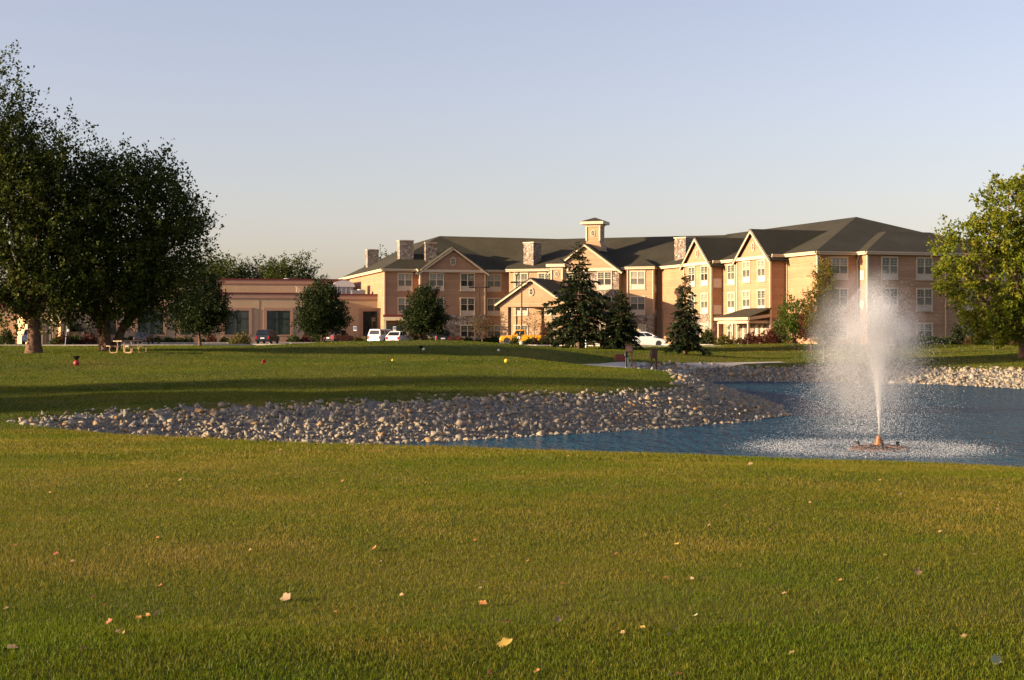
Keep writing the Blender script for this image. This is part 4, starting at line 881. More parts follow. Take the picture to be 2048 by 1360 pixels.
# ------------------------------------------------------------------ vehicles
def car_paint(name, c, rough=.28, metal=.25):
    m, n, l, b = mat(name); t = noise(n, l, 9, 3); r = ramp(n, [(.3, tuple(x * .93 for x in c)), (.7, c)]); l.new(t.outputs[0], r.inputs[0]); l.new(r.outputs[0], b.inputs['Base Color'])
    b.inputs['Roughness'].default_value = rough; b.inputs['Metallic'].default_value = metal; b.inputs['Coat Weight'].default_value = .6; b.inputs['Coat Roughness'].default_value = .08
    return m
M['tail_red'] = plain('tail_red', (.30, .012, .012), .25); M['head_clear'] = plain('head_clear', (.6, .6, .58), .15); M['plate'] = plain('plate', (.6, .6, .58), .5); M['car_glass'] = glassmat('car_glass', (.012, .014, .016), .05)
def vehicle(name, label, cat, loc, rz, paint, L, W, lower, upper, wheels, wr=.34, pickup=False, hood=None):
    """lower: side outline (x,z) of the body; upper: greenhouse as (belt_back, roof_back, roof_front, belt_front, z_belt, z_roof)"""
    o = empty(name, loc, rz, label, cat, 'vehicles parked round the hotel')
    b = MB(); n = len(lower); hw = W / 2
    rows = [(-hw, .0, .14), (-hw, .0, 0), (hw, 0, 0), (hw, 0, .14)]
    cx = sum(p[0] for p in lower) / n; cz = sum(p[1] for p in lower) / n
    def rowpts(y, inset): return [(cx + (x - cx) * (1 - inset * .35), y, cz + (z - cz) * (1 - inset * .9) if z > cz else z) for x, z in lower]
    R0, R1, R2, R3 = rowpts(-hw, .14), rowpts(-hw + .13, 0), rowpts(hw - .13, 0), rowpts(hw, .14)
    vs_ = R0 + R1 + R2 + R3
    fs = [tuple(range(n)), tuple(range(3 * n, 4 * n))[::-1]]
    for k in range(3): fs += [(k * n + i, (k + 1) * n + i, (k + 1) * n + (i + 1) % n, k * n + (i + 1) % n) for i in range(n)]
    b.add(vs_, fs)
    bb, rb, rf_, bf, zb, zr_ = upper; wi = hw - .06; wt = hw - .24
    base = [(bb, -wi, zb), (bf, -wi, zb), (bf, wi, zb), (bb, wi, zb)]; top = [(rb, -wt, zr_), (rf_, -wt, zr_), (rf_, wt, zr_), (rb, wt, zr_)]
    top2 = [(rb + .12, -wt + .15, zr_ + .06), (rf_ - .15, -wt + .15, zr_ + .06), (rf_ - .15, wt - .15, zr_ + .06), (rb + .12, wt - .15, zr_ + .06)]
    b.add(base + top + top2, [(0, 1, 5, 4), (1, 2, 6, 5), (2, 3, 7, 6), (3, 0, 4, 7), (4, 5, 9, 8), (5, 6, 10, 9), (6, 7, 11, 10), (7, 4, 8, 11), (8, 9, 10, 11)])
    b.build('body', paint, o)
    def face(q, mt, nm, inset=.10, off=.012, sp=None):
        q = [Vector(p) for p in q]; c = sum(q, Vector()) / 4; nn = (q[1] - q[0]).cross(q[2] - q[0]).normalized()
        if nn.dot(c - Vector(((bb + bf) / 2, 0, (zb + zr_) / 2))) < 0: nn = -nn
        def bl(s, t): return (q[0] * (1 - s) + q[1] * s) * (1 - t) + (q[3] * (1 - s) + q[2] * s) * t
        m_ = MB(); pts = [bl(inset * .6, inset), bl(1 - inset * .6, inset), bl(1 - inset * .6, 1 - inset), bl(inset * .6, 1 - inset)]
        if sp:
            for a, c_ in sp:
                pq = [bl(a, inset), bl(c_, inset), bl(c_, 1 - inset), bl(a, 1 - inset)]; mm = MB(); mm.slab([p + nn * off for p in pq], .02, 0, -nn); mm.build(nm, mt, o)
        else: m_.slab([p + nn * off for p in pts], .02, 0, -nn); m_.build(nm, mt, o)
    for sy in (-1, 1):
        s_ = [base[0], base[1], top[1], top[0]] if sy < 0 else [base[3], base[2], top[2], top[3]]
        face(s_, M['car_glass'], 'side_window', .13, sp=((.07, .33), (.37, .62), (.65, .93)) if not pickup else ((.08, .46), (.52, .92)))
    face([base[0], base[3], top[3], top[0]], M['car_glass'], 'rear_window', .12); face([base[1], base[2], top[2], top[1]], M['car_glass'], 'windshield', .1)
    for wx in wheels:
        for sy in (-1, 1):
            w = empty('wheel', (wx, sy * (hw - .10), wr)); w.parent = o
            t = MB(); K = 20
            prof = [(wr * .62, -.11), (wr * .9, -.115), (wr, -.07), (wr, .07), (wr * .9, .115), (wr * .62, .11)]
            tm = MB(); tm.lathe(prof, K); tm.v = [(a, c_, b_) for a, b_, c_ in tm.v]; to = tm.build('tyre', M['rubber'], w)
            rm = MB(); rm.lathe([(wr * .08, sy * .10), (wr * .3, sy * .085), (wr * .62, sy * .115), (wr * .64, sy * .02)], K); rm.v = [(a, c_, b_) for a, b_, c_ in rm.v]; rm.build('rim', M['chrome'], w)
    xb, xf = min(p[0] for p in lower), max(p[0] for p in lower); zt_b = [z for x, z in lower if x == xb or abs(x - xb) < .12]; ztl = max(zt_b)
    ztf = max([z for x, z in lower if abs(x - xf) < .2])
    for sy in (-1, 1):
        MB().box((xb - .005, sy * (hw - .19), ztl - .28), (.07, .2, .36)).build('taillight', M['tail_red'], o)
        MB().box((xf - .01, sy * (hw - .25), ztf - .14), (.1, .34, .16)).build('headlight', M['head_clear'], o)
        MB().box((bf - .55, sy * (hw + .08), zb + .1), (.14, .2, .16)).build('wing_mirror', paint, o)
    MB().box((xb - .03, 0, ztl - .36), (.03, .5, .15)).build('license_plate', M['plate'], o)
    MB().box((xb - .02, 0, .48), (.14, W - .16, .2)).build('bumper', M['black_metal'] if pickup else paint, o); MB().box((xf - .04, 0, .46), (.14, W - .2, .2)).build('bumper', paint, o)
    return o
def suv_lower(L, zb=1.0, zf=.95, c=.3): h = L / 2; return [(-h, c + .15), (-h + .05, zb), (-h + .35, zb + .02), (.9, zb), (h - .35, zf - .03), (h - .03, zf - .22), (h, c + .2), (h - .2, c), (-h + .2, c)]
def sedan_lower(L, zb=.92, zf=.8, c=.24): h = L / 2; return [(-h, c + .2), (-h + .04, zb - .1), (-h + .25, zb), (.8, zb), (h - .5, zf - .02), (h - .05, zf - .2), (h, c + .18), (h - .25, c), (-h + .25, c)]
GL = .205
def put(px, Y, dz=0): return (X_(px, Y), Y, GL + dz)
P_navy = car_paint('paint_navy', (.008, .010, .018)); P_white = car_paint('paint_white_car', (.72, .72, .72), .3, 0); P_red = car_paint('paint_maroon', (.10, .012, .012)); P_yel = car_paint('paint_yellow', (.80, .36, .01), .3, 0); P_dark = car_paint('paint_charcoal', (.016, .017, .018)); P_silver = car_paint('paint_silver', (.30, .32, .35), .3, .5)
vehicle('parked_suv', 'black SUV seen from behind, parked under the curtained hall windows', 'suv', put(535, 192), R(84), P_navy, 4.8, 1.95, suv_lower(4.8, 1.08, 1.02), (-2.33, -2.1, .35, 1.05, 1.06, 1.72), (-1.45, 1.5), .38)
vehicle('parked_sedan', 'dark sedan seen from behind, parked left beyond the picnic table', 'sedan', put(288, 193), R(93), P_dark, 4.7, 1.85, sedan_lower(4.7), (-1.9, -1.05, .45, 1.15, .91, 1.38), (-1.4, 1.45), .33)
o = vehicle('pickup_truck', 'dark red pickup truck behind the round tree before the hall', 'pickup truck', put(675, 190), R(70), P_red, 5.5, 1.95, [(-2.75, .6), (-2.72, 1.12), (-2.6, 1.14), (1.0, 1.12), (2.45, 1.06), (2.72, .85), (2.75, .5), (2.5, .4), (-2.5, .42)], (-.75, -.55, .65, 1.25, 1.1, 1.75), (-1.75, 1.75), .40, True)
MB().box((-1.7, 0, 1.142), (1.75, 1.5, .012)).build('truck_bed', M['dark'], o)
vehicle('parked_suv', 'white boxy SUV with roof rails behind the tee mound', 'suv', put(769, 188), R(62), P_white, 4.9, 1.95, suv_lower(4.9, 1.1, 1.05), (-2.4, -2.22, .4, 1.05, 1.08, 1.80), (-1.45, 1.5), .38)
vehicle('parked_crossover', 'white rounded crossover with red tail lamps beside the boxy SUV', 'crossover', put(799, 181), R(72), P_white, 4.5, 1.85, suv_lower(4.5, 1.02, .95), (-2.15, -1.45, .2, 1.15, 1.0, 1.54), (-1.35, 1.4), .35)
vehicle('parked_suv', 'dark SUV with red tail lamp parked before the stone base', 'suv', put(889, 186), R(88), P_dark, 4.7, 1.9, suv_lower(4.7, 1.06, 1.0), (-2.28, -2.0, .35, 1.05, 1.04, 1.70), (-1.4, 1.45), .37)
o = vehicle('pickup_truck', 'bright yellow pickup truck with a round door emblem by the canopy', 'pickup truck', put(1043, 172.6), R(176), P_yel, 4.9, 1.95, [(-2.4, .6), (-2.38, 1.12), (-2.28, 1.15), (1.0, 1.12), (2.25, 1.06), (2.42, .85), (2.45, .6), (2.2, .5), (-2.2, .5)], (-.55, -.4, .6, 1.0, 1.1, 1.72), (-1.5, 1.55), .44, True)
MB().lathe([(.26, 0), (.26, .012)], 20).build('emblem', M['black_metal'], o).rotation_euler = (R(-90), 0, 0)
em = [c for c in o.children if c.name.startswith('emblem')][0]; em.location = (.25, .985, .86)
e2 = MB().lathe([(.19, 0), (.19, .012)], 20).build('emblem_face', M['paint_white'], em); e2.location = (0, 0, .006)
e3 = MB().box((0, 0, .02), (.07, .22, .008)).build('emblem_mark', M['black_metal'], em)
MB().box((-1.55, 0, 1.152), (1.4, 1.5, .012)).build('truck_bed', M['dark'], o)
for sy in (-1, 1):
    for wx in (-1.5, 1.55):
        m_ = MB(); K = 9; ap = [(wx + .56 * math.cos(math.pi * k / K), .44 + .56 * math.sin(math.pi * k / K)) for k in range(K + 1)]; ip = [(wx + .47 * math.cos(math.pi * k / K), .44 + .47 * math.sin(math.pi * k / K)) for k in range(K + 1)]
        vs_ = [(x, sy * .93, z) for x, z in ap] + [(x, sy * .93, z) for x, z in ip] + [(x, sy * 1.01, z) for x, z in ap] + [(x, sy * 1.01, z) for x, z in ip]; n_ = K + 1
        m_.add(vs_, [(k, k + 1, n_ + k + 1, n_ + k) for k in range(K)] + [(2 * n_ + k, 2 * n_ + k + 1, 3 * n_ + k + 1, 3 * n_ + k) for k in range(K)] + [(k, k + 1, 2 * n_ + k + 1, 2 * n_ + k) for k in range(K)] + [(n_ + k, n_ + k + 1, 3 * n_ + k + 1, 3 * n_ + k) for k in range(K)])
        m_.build('wheel_arch', P_yel, o)
vehicle('parked_hatchback', 'white hatchback parked in the drive beside the dark spruce', 'hatchback', put(1292, 157.5), R(-4), P_white, 4.2, 1.75, [(-2.1, .5), (-2.06, .98), (-1.9, 1.02), (.7, .98), (1.85, .74), (2.07, .6), (2.1, .4), (1.9, .25), (-1.9, .25)], (-2.0, -1.35, .15, 1.25, .97, 1.47), (-1.25, 1.3), .32)
vehicle('parked_truck', 'pale grey truck half hidden behind the leftmost maple trunk', 'truck', put(62, 181), R(-75), P_silver, 5.0, 1.9, suv_lower(5.0, 1.1, 1.08), (-2.3, -2.1, .3, .8, 1.08, 1.78), (-1.5, 1.55), .38)

# ------------------------------------------------------------------ trees and shrubs
def nrm(a): return a / (np.linalg.norm(a, axis=-1, keepdims=True) + 1e-9)
def leaf_quads(P, D, size, wid, r):
    """one diamond leaf per point, long axis D"""
    n = len(P); S = nrm(np.cross(D, r.normal(size=(n, 3)))); Nn = np.cross(D, S)
    l = size * r.uniform(.65, 1.3, n)[:, None]; w = l * wid
    V = np.stack([P, P + D * l * .5 + S * w * .5 + Nn * l * .08, P + D * l, P + D * l * .5 - S * w * .5 + Nn * l * .08], 1).reshape(-1, 3)
    return V, np.arange(4 * n).reshape(n, 4)
def crown_mesh(name, m, blobs, nshoot, length, nleaf, size, up, seed, gap=.35, inner=.3, wid=.62):
    r = np.random.default_rng(seed); B = np.array(blobs, float); wt = np.prod(B[:, 3:], axis=1) ** .8; wt /= wt.sum()
    k = r.choice(len(B), nshoot, p=wt); d = nrm(r.normal(size=(nshoot, 3))); rad = r.uniform(inner ** 2.2, 1, nshoot) ** (1 / 2.2)
    bump = 1 + .22 * np.sin(d[:, 0] * 5 + seed) * np.sin(d[:, 2] * 6 + 2 * seed) + .1 * np.sin(d[:, 1] * 11 + d[:, 0] * 9)
    P = B[k, :3] + d * B[k, 3:] * (rad * bump)[:, None]
    ph = seed * 1.7; sc = 1.25 / max(.6, B[:, 3:].mean() / 2.6)
    g = np.sin(P[:, 0] * 1.9 * sc + ph) * np.sin(P[:, 2] * 2.1 * sc - ph) * np.sin(P[:, 1] * 1.7 * sc + .5) + .5 * np.sin(P[:, 0] * 4.1 * sc + P[:, 2] * 3.7 * sc)
    keep = g > np.quantile(g, gap * .6); P = P[keep]; k = k[keep]; d = d[keep]
    out = nrm(d + np.array([0, 0, up]) + r.normal(size=d.shape) * .45); n = len(P)
    L = length * r.uniform(.5, 1.4, n)
    t = r.uniform(0, 1, (n, nleaf)); pos = P[:, None] + out[:, None] * (t * L[:, None])[..., None] + r.normal(size=(n, nleaf, 3)) * size * (.75 - .35 * t[..., None])
    D = nrm(out[:, None] * .7 + r.normal(size=(n, nleaf, 3)) * .75 - np.array([0, 0, .15]))
    V, Fc = leaf_quads(pos.reshape(-1, 3), D.reshape(-1, 3), size, wid, r)
    var = np.repeat(np.clip(.5 + np.repeat(r.normal(0, .2, n), nleaf) + r.normal(0, .16, n * nleaf), 0, 1), 4)
    return fmesh(name, V, Fc, m, var), P
def trunk_mesh(blobs, P, base_r, fork, seed, stems=1, spread=.3, twigs=40, bark='bark', flare=1.5):
    r = random.Random(seed); m_ = MB(); tops = []
    for s_ in range(stems):
        a = 2 * math.pi * s_ / stems + .4; ox = (spread * math.cos(a) if stems > 1 else 0, spread * .6 * math.sin(a) if stems > 1 else 0)
        lean = (ox[0] * 1.6 + r.uniform(-.15, .15), ox[1] * 1.6)
        m_.tube([(ox[0], ox[1], -.25), (ox[0], ox[1], .12), (ox[0] + lean[0] * .25, ox[1] + lean[1] * .25, fork * .35), (ox[0] + lean[0], ox[1] + lean[1], fork)], [base_r * flare, base_r * (1 + (flare - 1) * .55), base_r * .98, base_r * .8], 11)
        tops.append(Vector((ox[0] + lean[0], ox[1] + lean[1], fork)))
    for i, b in enumerate(blobs):
        c = Vector(b[:3]); t0 = min(tops, key=lambda q: (q - c).length); rr = base_r * .55 if stems == 1 else base_r * .6
        mid = t0.lerp(c, .5) + Vector((r.uniform(-.3, .3), r.uniform(-.3, .3), r.uniform(0, .5)))
        end = c + Vector((0, 0, b[5] * .5)); m_.tube([t0 - Vector((0, 0, .3)), mid, c, end], [rr, rr * .65, rr * .38, rr * .12], 7)
        near = [p for p in P if (Vector(p) - c).length < max(b[3:])]
        for p in r.sample(near, min(len(near), max(3, twigs // len(blobs)))):
            s0 = mid.lerp(c, r.random()) if r.random() < .5 else c.lerp(end, r.random()); p = Vector(p)
            m_.tube([s0, s0.lerp(p, .5) + Vector((0, 0, -.12 * (p - s0).length)), p], [rr * .22, rr * .13, rr * .04], 4, cap=False)
    return m_.mesh('trunk', M[bark], smooth=True)
def tree(name, label, px, Y, blobs, nshoot, length, nleaf, size, up, seed, m, base_r, fork, group=None, gap=.35, stems=1, spread=.3, twigs=40, bark='bark', z=None, inner=.3, flare=1.5, cat='tree'):
    X = X_(px, Y); o = empty(name, (X, Y, (gz(X, Y) if z is None else z)), 0, label, cat, group)
    cm, P = crown_mesh('crown', M[m], blobs, nshoot, length, nleaf, size, up, seed, gap, inner)
    link('crown', cm, o); link('trunk', trunk_mesh(blobs, P, base_r, fork, seed, stems, spread, twigs, bark, flare), o); return o
# the big maples on the left
t1 = tree('maple_tree', 'tallest dark maple with a thick single trunk at the left edge', 68, 97, [(-5.2, 0, 13.8, 4.6, 4.5, 5.4), (-2.4, .3, 14.0, 2.6, 3, 3.4), (-1.3, -.3, 11.2, 3.2, 3.6, 3.6), (-2.3, .5, 8.3, 4.6, 4.6, 4.2), (.8, -.5, 9.8, 3.2, 3.5, 3.6), (-6.5, 0, 6.0, 4.2, 4, 3.9), (2.2, 0, 5.6, 2.8, 3, 3.2), (-1.2, -1, 4.6, 3.8, 3.2, 2.5), (1.9, .5, 12.3, 1.8, 2, 2.3), (-3.6, -.6, 3.5, 2.6, 2.6, 1.7), (1.6, -.6, 3.5, 2.2, 2.2, 1.5)], 5200, 1.55, 19, .22, .6, 11, 'leaf_maple', .44, 2.4, 'big maples on the left lawn', .48, 1, 0, 110, flare=1.6, inner=.2)
t2 = tree('maple_tree', 'broad dark maple with several trunks behind the picnic table', 217, 100, [(1.9, 0, 9.0, 3.6, 3.8, 3.6), (3.9, .3, 6.9, 2.4, 3, 3.0), (-2.2, 0, 8.6, 3.4, 3.4, 3.6), (.4, -.6, 5.0, 3.8, 3.4, 2.8), (-3.1, .4, 4.4, 2.5, 2.6, 2.4), (3.4, -.2, 10.6, 2.0, 2, 2.0), (4.9, 0, 8.0, 1.2, 1.5, 1.3), (3.5, 0, 4.1, 2.2, 2, 2.0), (-.6, -.5, 3.4, 2.3, 2, 1.5), (1.8, -.4, 3.3, 1.9, 1.9, 1.4), (.4, 0, 11.0, 1.8, 2, 1.9)], 4500, 1.55, 19, .22, .55, 23, 'leaf_maple', .30, 2.0, 'big maples on the left lawn', .48, 3, .42, 100, inner=.2)
# two maples outside the frame on the left whose long shadows cross the near tee
for k, (X, Y, rz, s, lab) in enumerate(((-50, 43.0, 1.1, .74, 'smaller maple left of the view whose shadow falls on the tee slope'), (-52, 53.5, 2.5, .68, 'smaller maple beyond the left edge, farther from the pond'))):
    c = copy_tree(t1 if k % 2 else t2); c.location = (X, Y, gz(X, Y)); c.rotation_euler = (0, 0, rz); c.scale = (s, s, s)
    c['label'] = lab; c['group'] = 'maples beyond the left edge'
# round lawn trees in the lot islands
RT = [(0, 0, 4.6, 2.45, 2.4, 2.5), (-.5, .2, 3.0, 2.6, 2.5, 1.7), (.7, -.2, 3.1, 2.5, 2.4, 1.8), (.1, 0, 6.3, 1.5, 1.5, 1.5)]
def RTs(s, sz=1.0): return [(a * s, b * s, c * s * sz, d * s, e * s, f * s * sz) for a, b, c, d, e, f in RT]
tree('round_tree', 'dark oval crowned tree on a thin trunk just right of the maples', 400, 150, RTs(1.0), 1700, .6, 16, .20, .4, 31, 'leaf_dark', .14, 1.6, 'round trees in the lot islands', .2, twigs=25)
tree('round_tree', 'dark round headed tree in front of the red pickup', 643, 158, RTs(.89), 1700, .55, 16, .20, .45, 37, 'leaf_dark', .12, 1.5, 'round trees in the lot islands', .2, twigs=25, z=.2)
tree('round_tree', 'dark ball shaped tree in front of the gabled left wing', 849, 181, RTs(.88, 1.06), 1700, .55, 16, .20, .45, 41, 'leaf_dark', .12, 1.7, 'round trees in the lot islands', .2, twigs=25, z=.2)
# trees behind the hall
def bgtree(px, Y, ht, w, seed, m, label, n=800): 
    b = [(0, 0, ht * .72, w * .5, w * .5, ht * .26), (-w * .2, 0, ht * .48, w * .5, w * .5, ht * .24), (w * .25, 0, ht * .5, w * .42, w * .4, ht * .26)]
    return tree('background_tree', label, px, Y, b, n, 1.5, 12, .36, .7, seed, m, .25, ht * .22, 'trees behind the hall', .3, twigs=20, z=.2)
for a in ((418, 258, 15.2, 6.5, 51, 'leaf_maple', 'dark green tree behind the hall, next to the big maple'), (462, 266, 14.4, 6, 52, 'leaf_maple', 'low dark tree behind the middle of the hall roof'), (505, 262, 13.9, 5.6, 53, 'leaf_dark', 'thin crowned tree behind the hall between two denser trees'),
          (562, 256, 14.6, 5.4, 54, 'leaf_maple', 'taller olive tree behind the hall with upright shoots'), (598, 260, 14.6, 5.6, 55, 'leaf_maple', 'rightmost tree behind the hall with a drooping right side'), (540, 268, 13.6, 5.6, 57, 'leaf_dark', 'dark filler tree behind the hall left of the olive one'), (437, 274, 14.2, 6, 59, 'leaf_dark', 'shaded tree behind the hall left end'),
          (772, 268, 15.2, 6.5, 56, 'leaf_dark', 'treetop showing between the two leftmost chimneys'), (8, 236, 9, 9, 58, 'leaf_dark', 'low dark tree behind the hall entrance at the left edge'), (330, 262, 13.5, 7, 60, 'leaf_dark', 'dark tree behind the hall, mostly behind the maples')): bgtree(*a)
# right shore
tree('golden_tree', 'tall yellow green tree cut by the right edge of the view', 2046, 117, [(-1.7, .2, 9.6, 2.4, 2.4, 2.2), (-2.4, -.3, 2.6, 1.9, 1.9, 1.7), (.6, -.8, 2.6, 2.2, 1.8, 1.9), (-1.1, 0, 11.7, 2.6, 2.6, 2.9), (-4.6, .2, 8.4, 2.1, 2.4, 2.6), (-5.2, 0, 6.1, 1.9, 2.0, 1.6), (-3.6, -.2, 4.1, 2.0, 2.2, 1.9), (-.6, -.4, 6.4, 3.0, 2.8, 2.6), (2.6, 0, 8.8, 3.4, 3.2, 4.0), (3, 0, 4.6, 3.2, 3, 2.4), (-1.6, -.3, 3.0, 1.7, 1.7, 1.6), (1.0, .2, 13.6, 1.5, 1.6, 1.9)], 2700, .45, 21, .28, .15, 61, 'leaf_gold', .30, 2.2, None, .8, 1, 0, 110, inner=.45)
tree('shade_tree', 'dense dark tree low behind the yellow green tree', 2052, 146, [(-.8, 0, 3.3, 2.6, 2.4, 2.8), (1.2, 0, 4.2, 3, 3, 3.4)], 800, .7, 14, .24, .3, 63, 'leaf_dark', .2, 1.5, None, .2)
tree('columnar_tree', 'slender rust and green columnar tree left of the fountain spray', 1648, 119, [(0, 0, 2.6, 1.25, 1.2, 1.5), (-.1, 0, 4.6, 1.2, 1.15, 1.6), (.05, 0, 6.5, .6, .6, 1.6)], 900, .75, 13, .15, 1.3, 65, 'leaf_rust', .07, 1.3, None, .3, twigs=60, bark='bark_light', flare=1.2)
tree('lawn_tree', 'bushy bright green tree before the sunlit side wall', 1592, 143, [(0, 0, 3.3, 1.5, 1.4, 1.5), (-.7, 0, 2.1, 1.2, 1.2, 1.1), (.7, 0, 2.2, 1.2, 1.2, 1.2)], 620, .5, 14, .19, .2, 67, 'leaf_bright', .08, 1.0, None, .3)
tree('ornamental_tree', 'small reddish leaved tree between green tree and columnar tree', 1621, 139, [(0, 0, 2.6, .9, .9, 1.2), (.1, 0, 1.7, .7, .7, .8)], 330, .45, 12, .14, .6, 69, 'leaf_red', .05, .9, None, .3)
tree('ornamental_tree', 'airy brownish small tree before the stone base of the left wing', 965, 177, [(0, 0, 2.4, 1.3, 1.2, 1.1), (-.5, 0, 1.9, 1, 1, .9), (.6, 0, 1.9, 1, 1, .9)], 260, .6, 9, .13, .8, 71, 'leaf_brown', .07, .7, None, .4, twigs=60, z=.2)
tree('ornamental_tree', 'airy brown small tree before the canopy opening', 1070, 170, [(0, 0, 2.5, 1.7, 1.5, 1.2), (-.9, 0, 2.0, 1.2, 1, 1.0), (1.0, 0, 2.0, 1.3, 1, 1.0)], 190, .6, 8, .12, .8, 73, 'leaf_brown', .07, .7, None, .4, twigs=70, z=.2)
tree('sapling', 'thin staked sapling with yellow leaves under the right tree', 1987, 132, [(0, 0, 1.7, .3, .3, .55)], 60, .25, 9, .13, .5, 75, 'leaf_gold', .03, 1.0, None, .2, twigs=10, bark='bark_light', flare=1.0)
# ---- spruces
def spruce(label, px, Y, h, prof, seed, z0=.45, whorl=.34, nb=8, base_r=.16):
    X = X_(px, Y); o = empty('spruce_tree', (X, Y, gz(X, Y)), 0, label, 'spruce', 'spruces on the far lawn'); r = np.random.default_rng(seed); tr = MB(); tr.tube([(0, 0, -.2), (0, 0, .2), (0, 0, h * .5), (0, 0, h * .97)], [base_r * 1.35, base_r, base_r * .6, .02], 9)
    Pp = []; Dd = []; Sz = []; z = z0
    while z < h * .985:
        t = 1 - z / h; rad = np.interp(t, prof[0], prof[1]); n = max(4, int(nb * (.55 + .6 * t)))
        a0 = r.uniform(0, 6.28)
        for k in range(n):
            a = a0 + 2 * math.pi * k / n + r.normal(0, .2); L = rad * r.uniform(.62, 1.2); zz = z + r.normal(0, .1); L = max(L, .12)
            rise = .25 * (1 - t) * L + .06; droop = (.16 + .22 * t) * L
            def pos(s): return np.array([math.cos(a) * L * s, math.sin(a) * L * s, zz + rise * s - droop * s * s * 1.2 + .10 * L * max(0, s - .75) * 2])
            tr.tube([pos(0), pos(.5), pos(1)], [max(.012, .022 * L), .012 + .006 * L, .006], 4, cap=False)
            m = max(4, int(L * 17)); ss = r.uniform(.12, 1.02, m); side = r.choice([-1, 1], m)
            for s, sd_ in zip(ss, side):
                p = pos(s); tang = pos(min(1.05, s + .1)) - pos(s - .05); tang /= np.linalg.norm(tang); sv = np.array([-math.sin(a), math.cos(a), 0]) * sd_
                dvec = tang * r.uniform(.5, 1.0) + sv * r.uniform(.2, 1.0) * (1.15 - s) + np.array([0, 0, r.uniform(-.62, .12)])
                Pp.append(p); Dd.append(dvec); Sz.append(r.uniform(.28, .55) * (.65 + .35 * min(1, L / 1.5)))
        z += whorl * r.uniform(.75, 1.25) * (.7 + .4 * t)
    for k in range(14): Pp.append([0, 0, h * (.9 + .1 * k / 14)]); Dd.append([r.normal() * .5, r.normal() * .5, 1]); Sz.append(.22)
    Pp = np.array(Pp); Dd = nrm(np.array(Dd)); Sz = np.array(Sz); reps = 2
    P2 = np.repeat(Pp, reps, 0) + r.normal(size=(len(Pp) * reps, 3)) * .05; D2 = nrm(np.repeat(Dd, reps, 0) + r.normal(size=(len(Pp) * reps, 3)) * .28); S2 = np.repeat(Sz, reps)
    n = len(P2); S = nrm(np.cross(D2, np.array([0, 0, 1.0]) + r.normal(size=(n, 3)) * .6)); l = S2[:, None]; w = l * .34
    V = np.stack([P2, P2 + D2 * l * .55 + S * w * .5, P2 + D2 * l, P2 + D2 * l * .55 - S * w * .5], 1).reshape(-1, 3)
    link('crown', fmesh('crown', V, np.arange(4 * n).reshape(n, 4), M['needle'], np.repeat(np.clip(r.normal(.5, .25, n), 0, 1), 4)), o); tr.build('trunk', M['bark'], o, smooth=True); return o
spruce('tallest spruce with a ragged top in front of the drive-through canopy', 1158, 140, 9.95, ([0, .08, .25, .38, .48, .6, .85, .95, 1], [.05, .5, 1.05, 1.6, 2.6, 3.15, 3.4, 3.0, 1.5]), 81, 1.0, .40, 8, .22)
spruce('dark medium spruce beside the white hatchback', 1241, 138, 5.4, ([0, .1, .4, .7, .92, 1], [.05, .45, 1.15, 1.7, 1.8, 1.1]), 83, .35, .26, 9, .13)
spruce('blue green spruce standing alone on the open far lawn', 1371, 125, 6.6, ([0, .1, .3, .55, .75, .92, 1], [.05, .26, .70, 1.10, 1.55, 1.75, .95]), 85, .75, .30, 8, .15)
# ---- shrubs
def shrub(name, label, px, Y, w, h, m, seed, n=None, cat='shrub', group=None, z=None):
    X = X_(px, Y); n = n or int(90 + 260 * w * h); o = empty(name, (X, Y, (max(.18, gz(X, Y)) if Y > 150 else gz(X, Y)) if z is None else z), 0, label, cat, group)
    r = np.random.default_rng(seed); d = nrm(r.normal(size=(n, 3))); d[:, 2] = np.abs(d[:, 2]); rad = r.uniform(.5, 1.05, n)[:, None] * (1 + .14 * np.sin(d[:, :1] * 6 + seed) * np.sin(d[:, 1:2] * 7))
    P = d * rad * np.array([w / 2, w / 2 * .85, h]); P[:, 2] = P[:, 2] * .95; D = nrm(d + r.normal(size=(n, 3)) * .7 + np.array([0, 0, .4]))
    V, Fc = leaf_quads(P, D, .17 + .03 * min(w, 2), .62, r); link('foliage', fmesh('foliage', V, Fc, M[m], np.repeat(np.clip(r.normal(.5, .24, n), 0, 1), 4)), o)
    sm = MB()
    for k in range(6): a = k * 1.05 + seed; sm.tube([(0, 0, -.1), (math.cos(a) * w * .15, math.sin(a) * w * .15, h * .45), (math.cos(a) * w * .3, math.sin(a) * w * .28, h * .75)], [.03, .02, .008], 4)
    sm.build('stems', M['bark'], o); return o
GH = 'shrubs along the hall'; G2 = 'shrubs in the entrance island'; G3 = 'shrubs along the right wing'
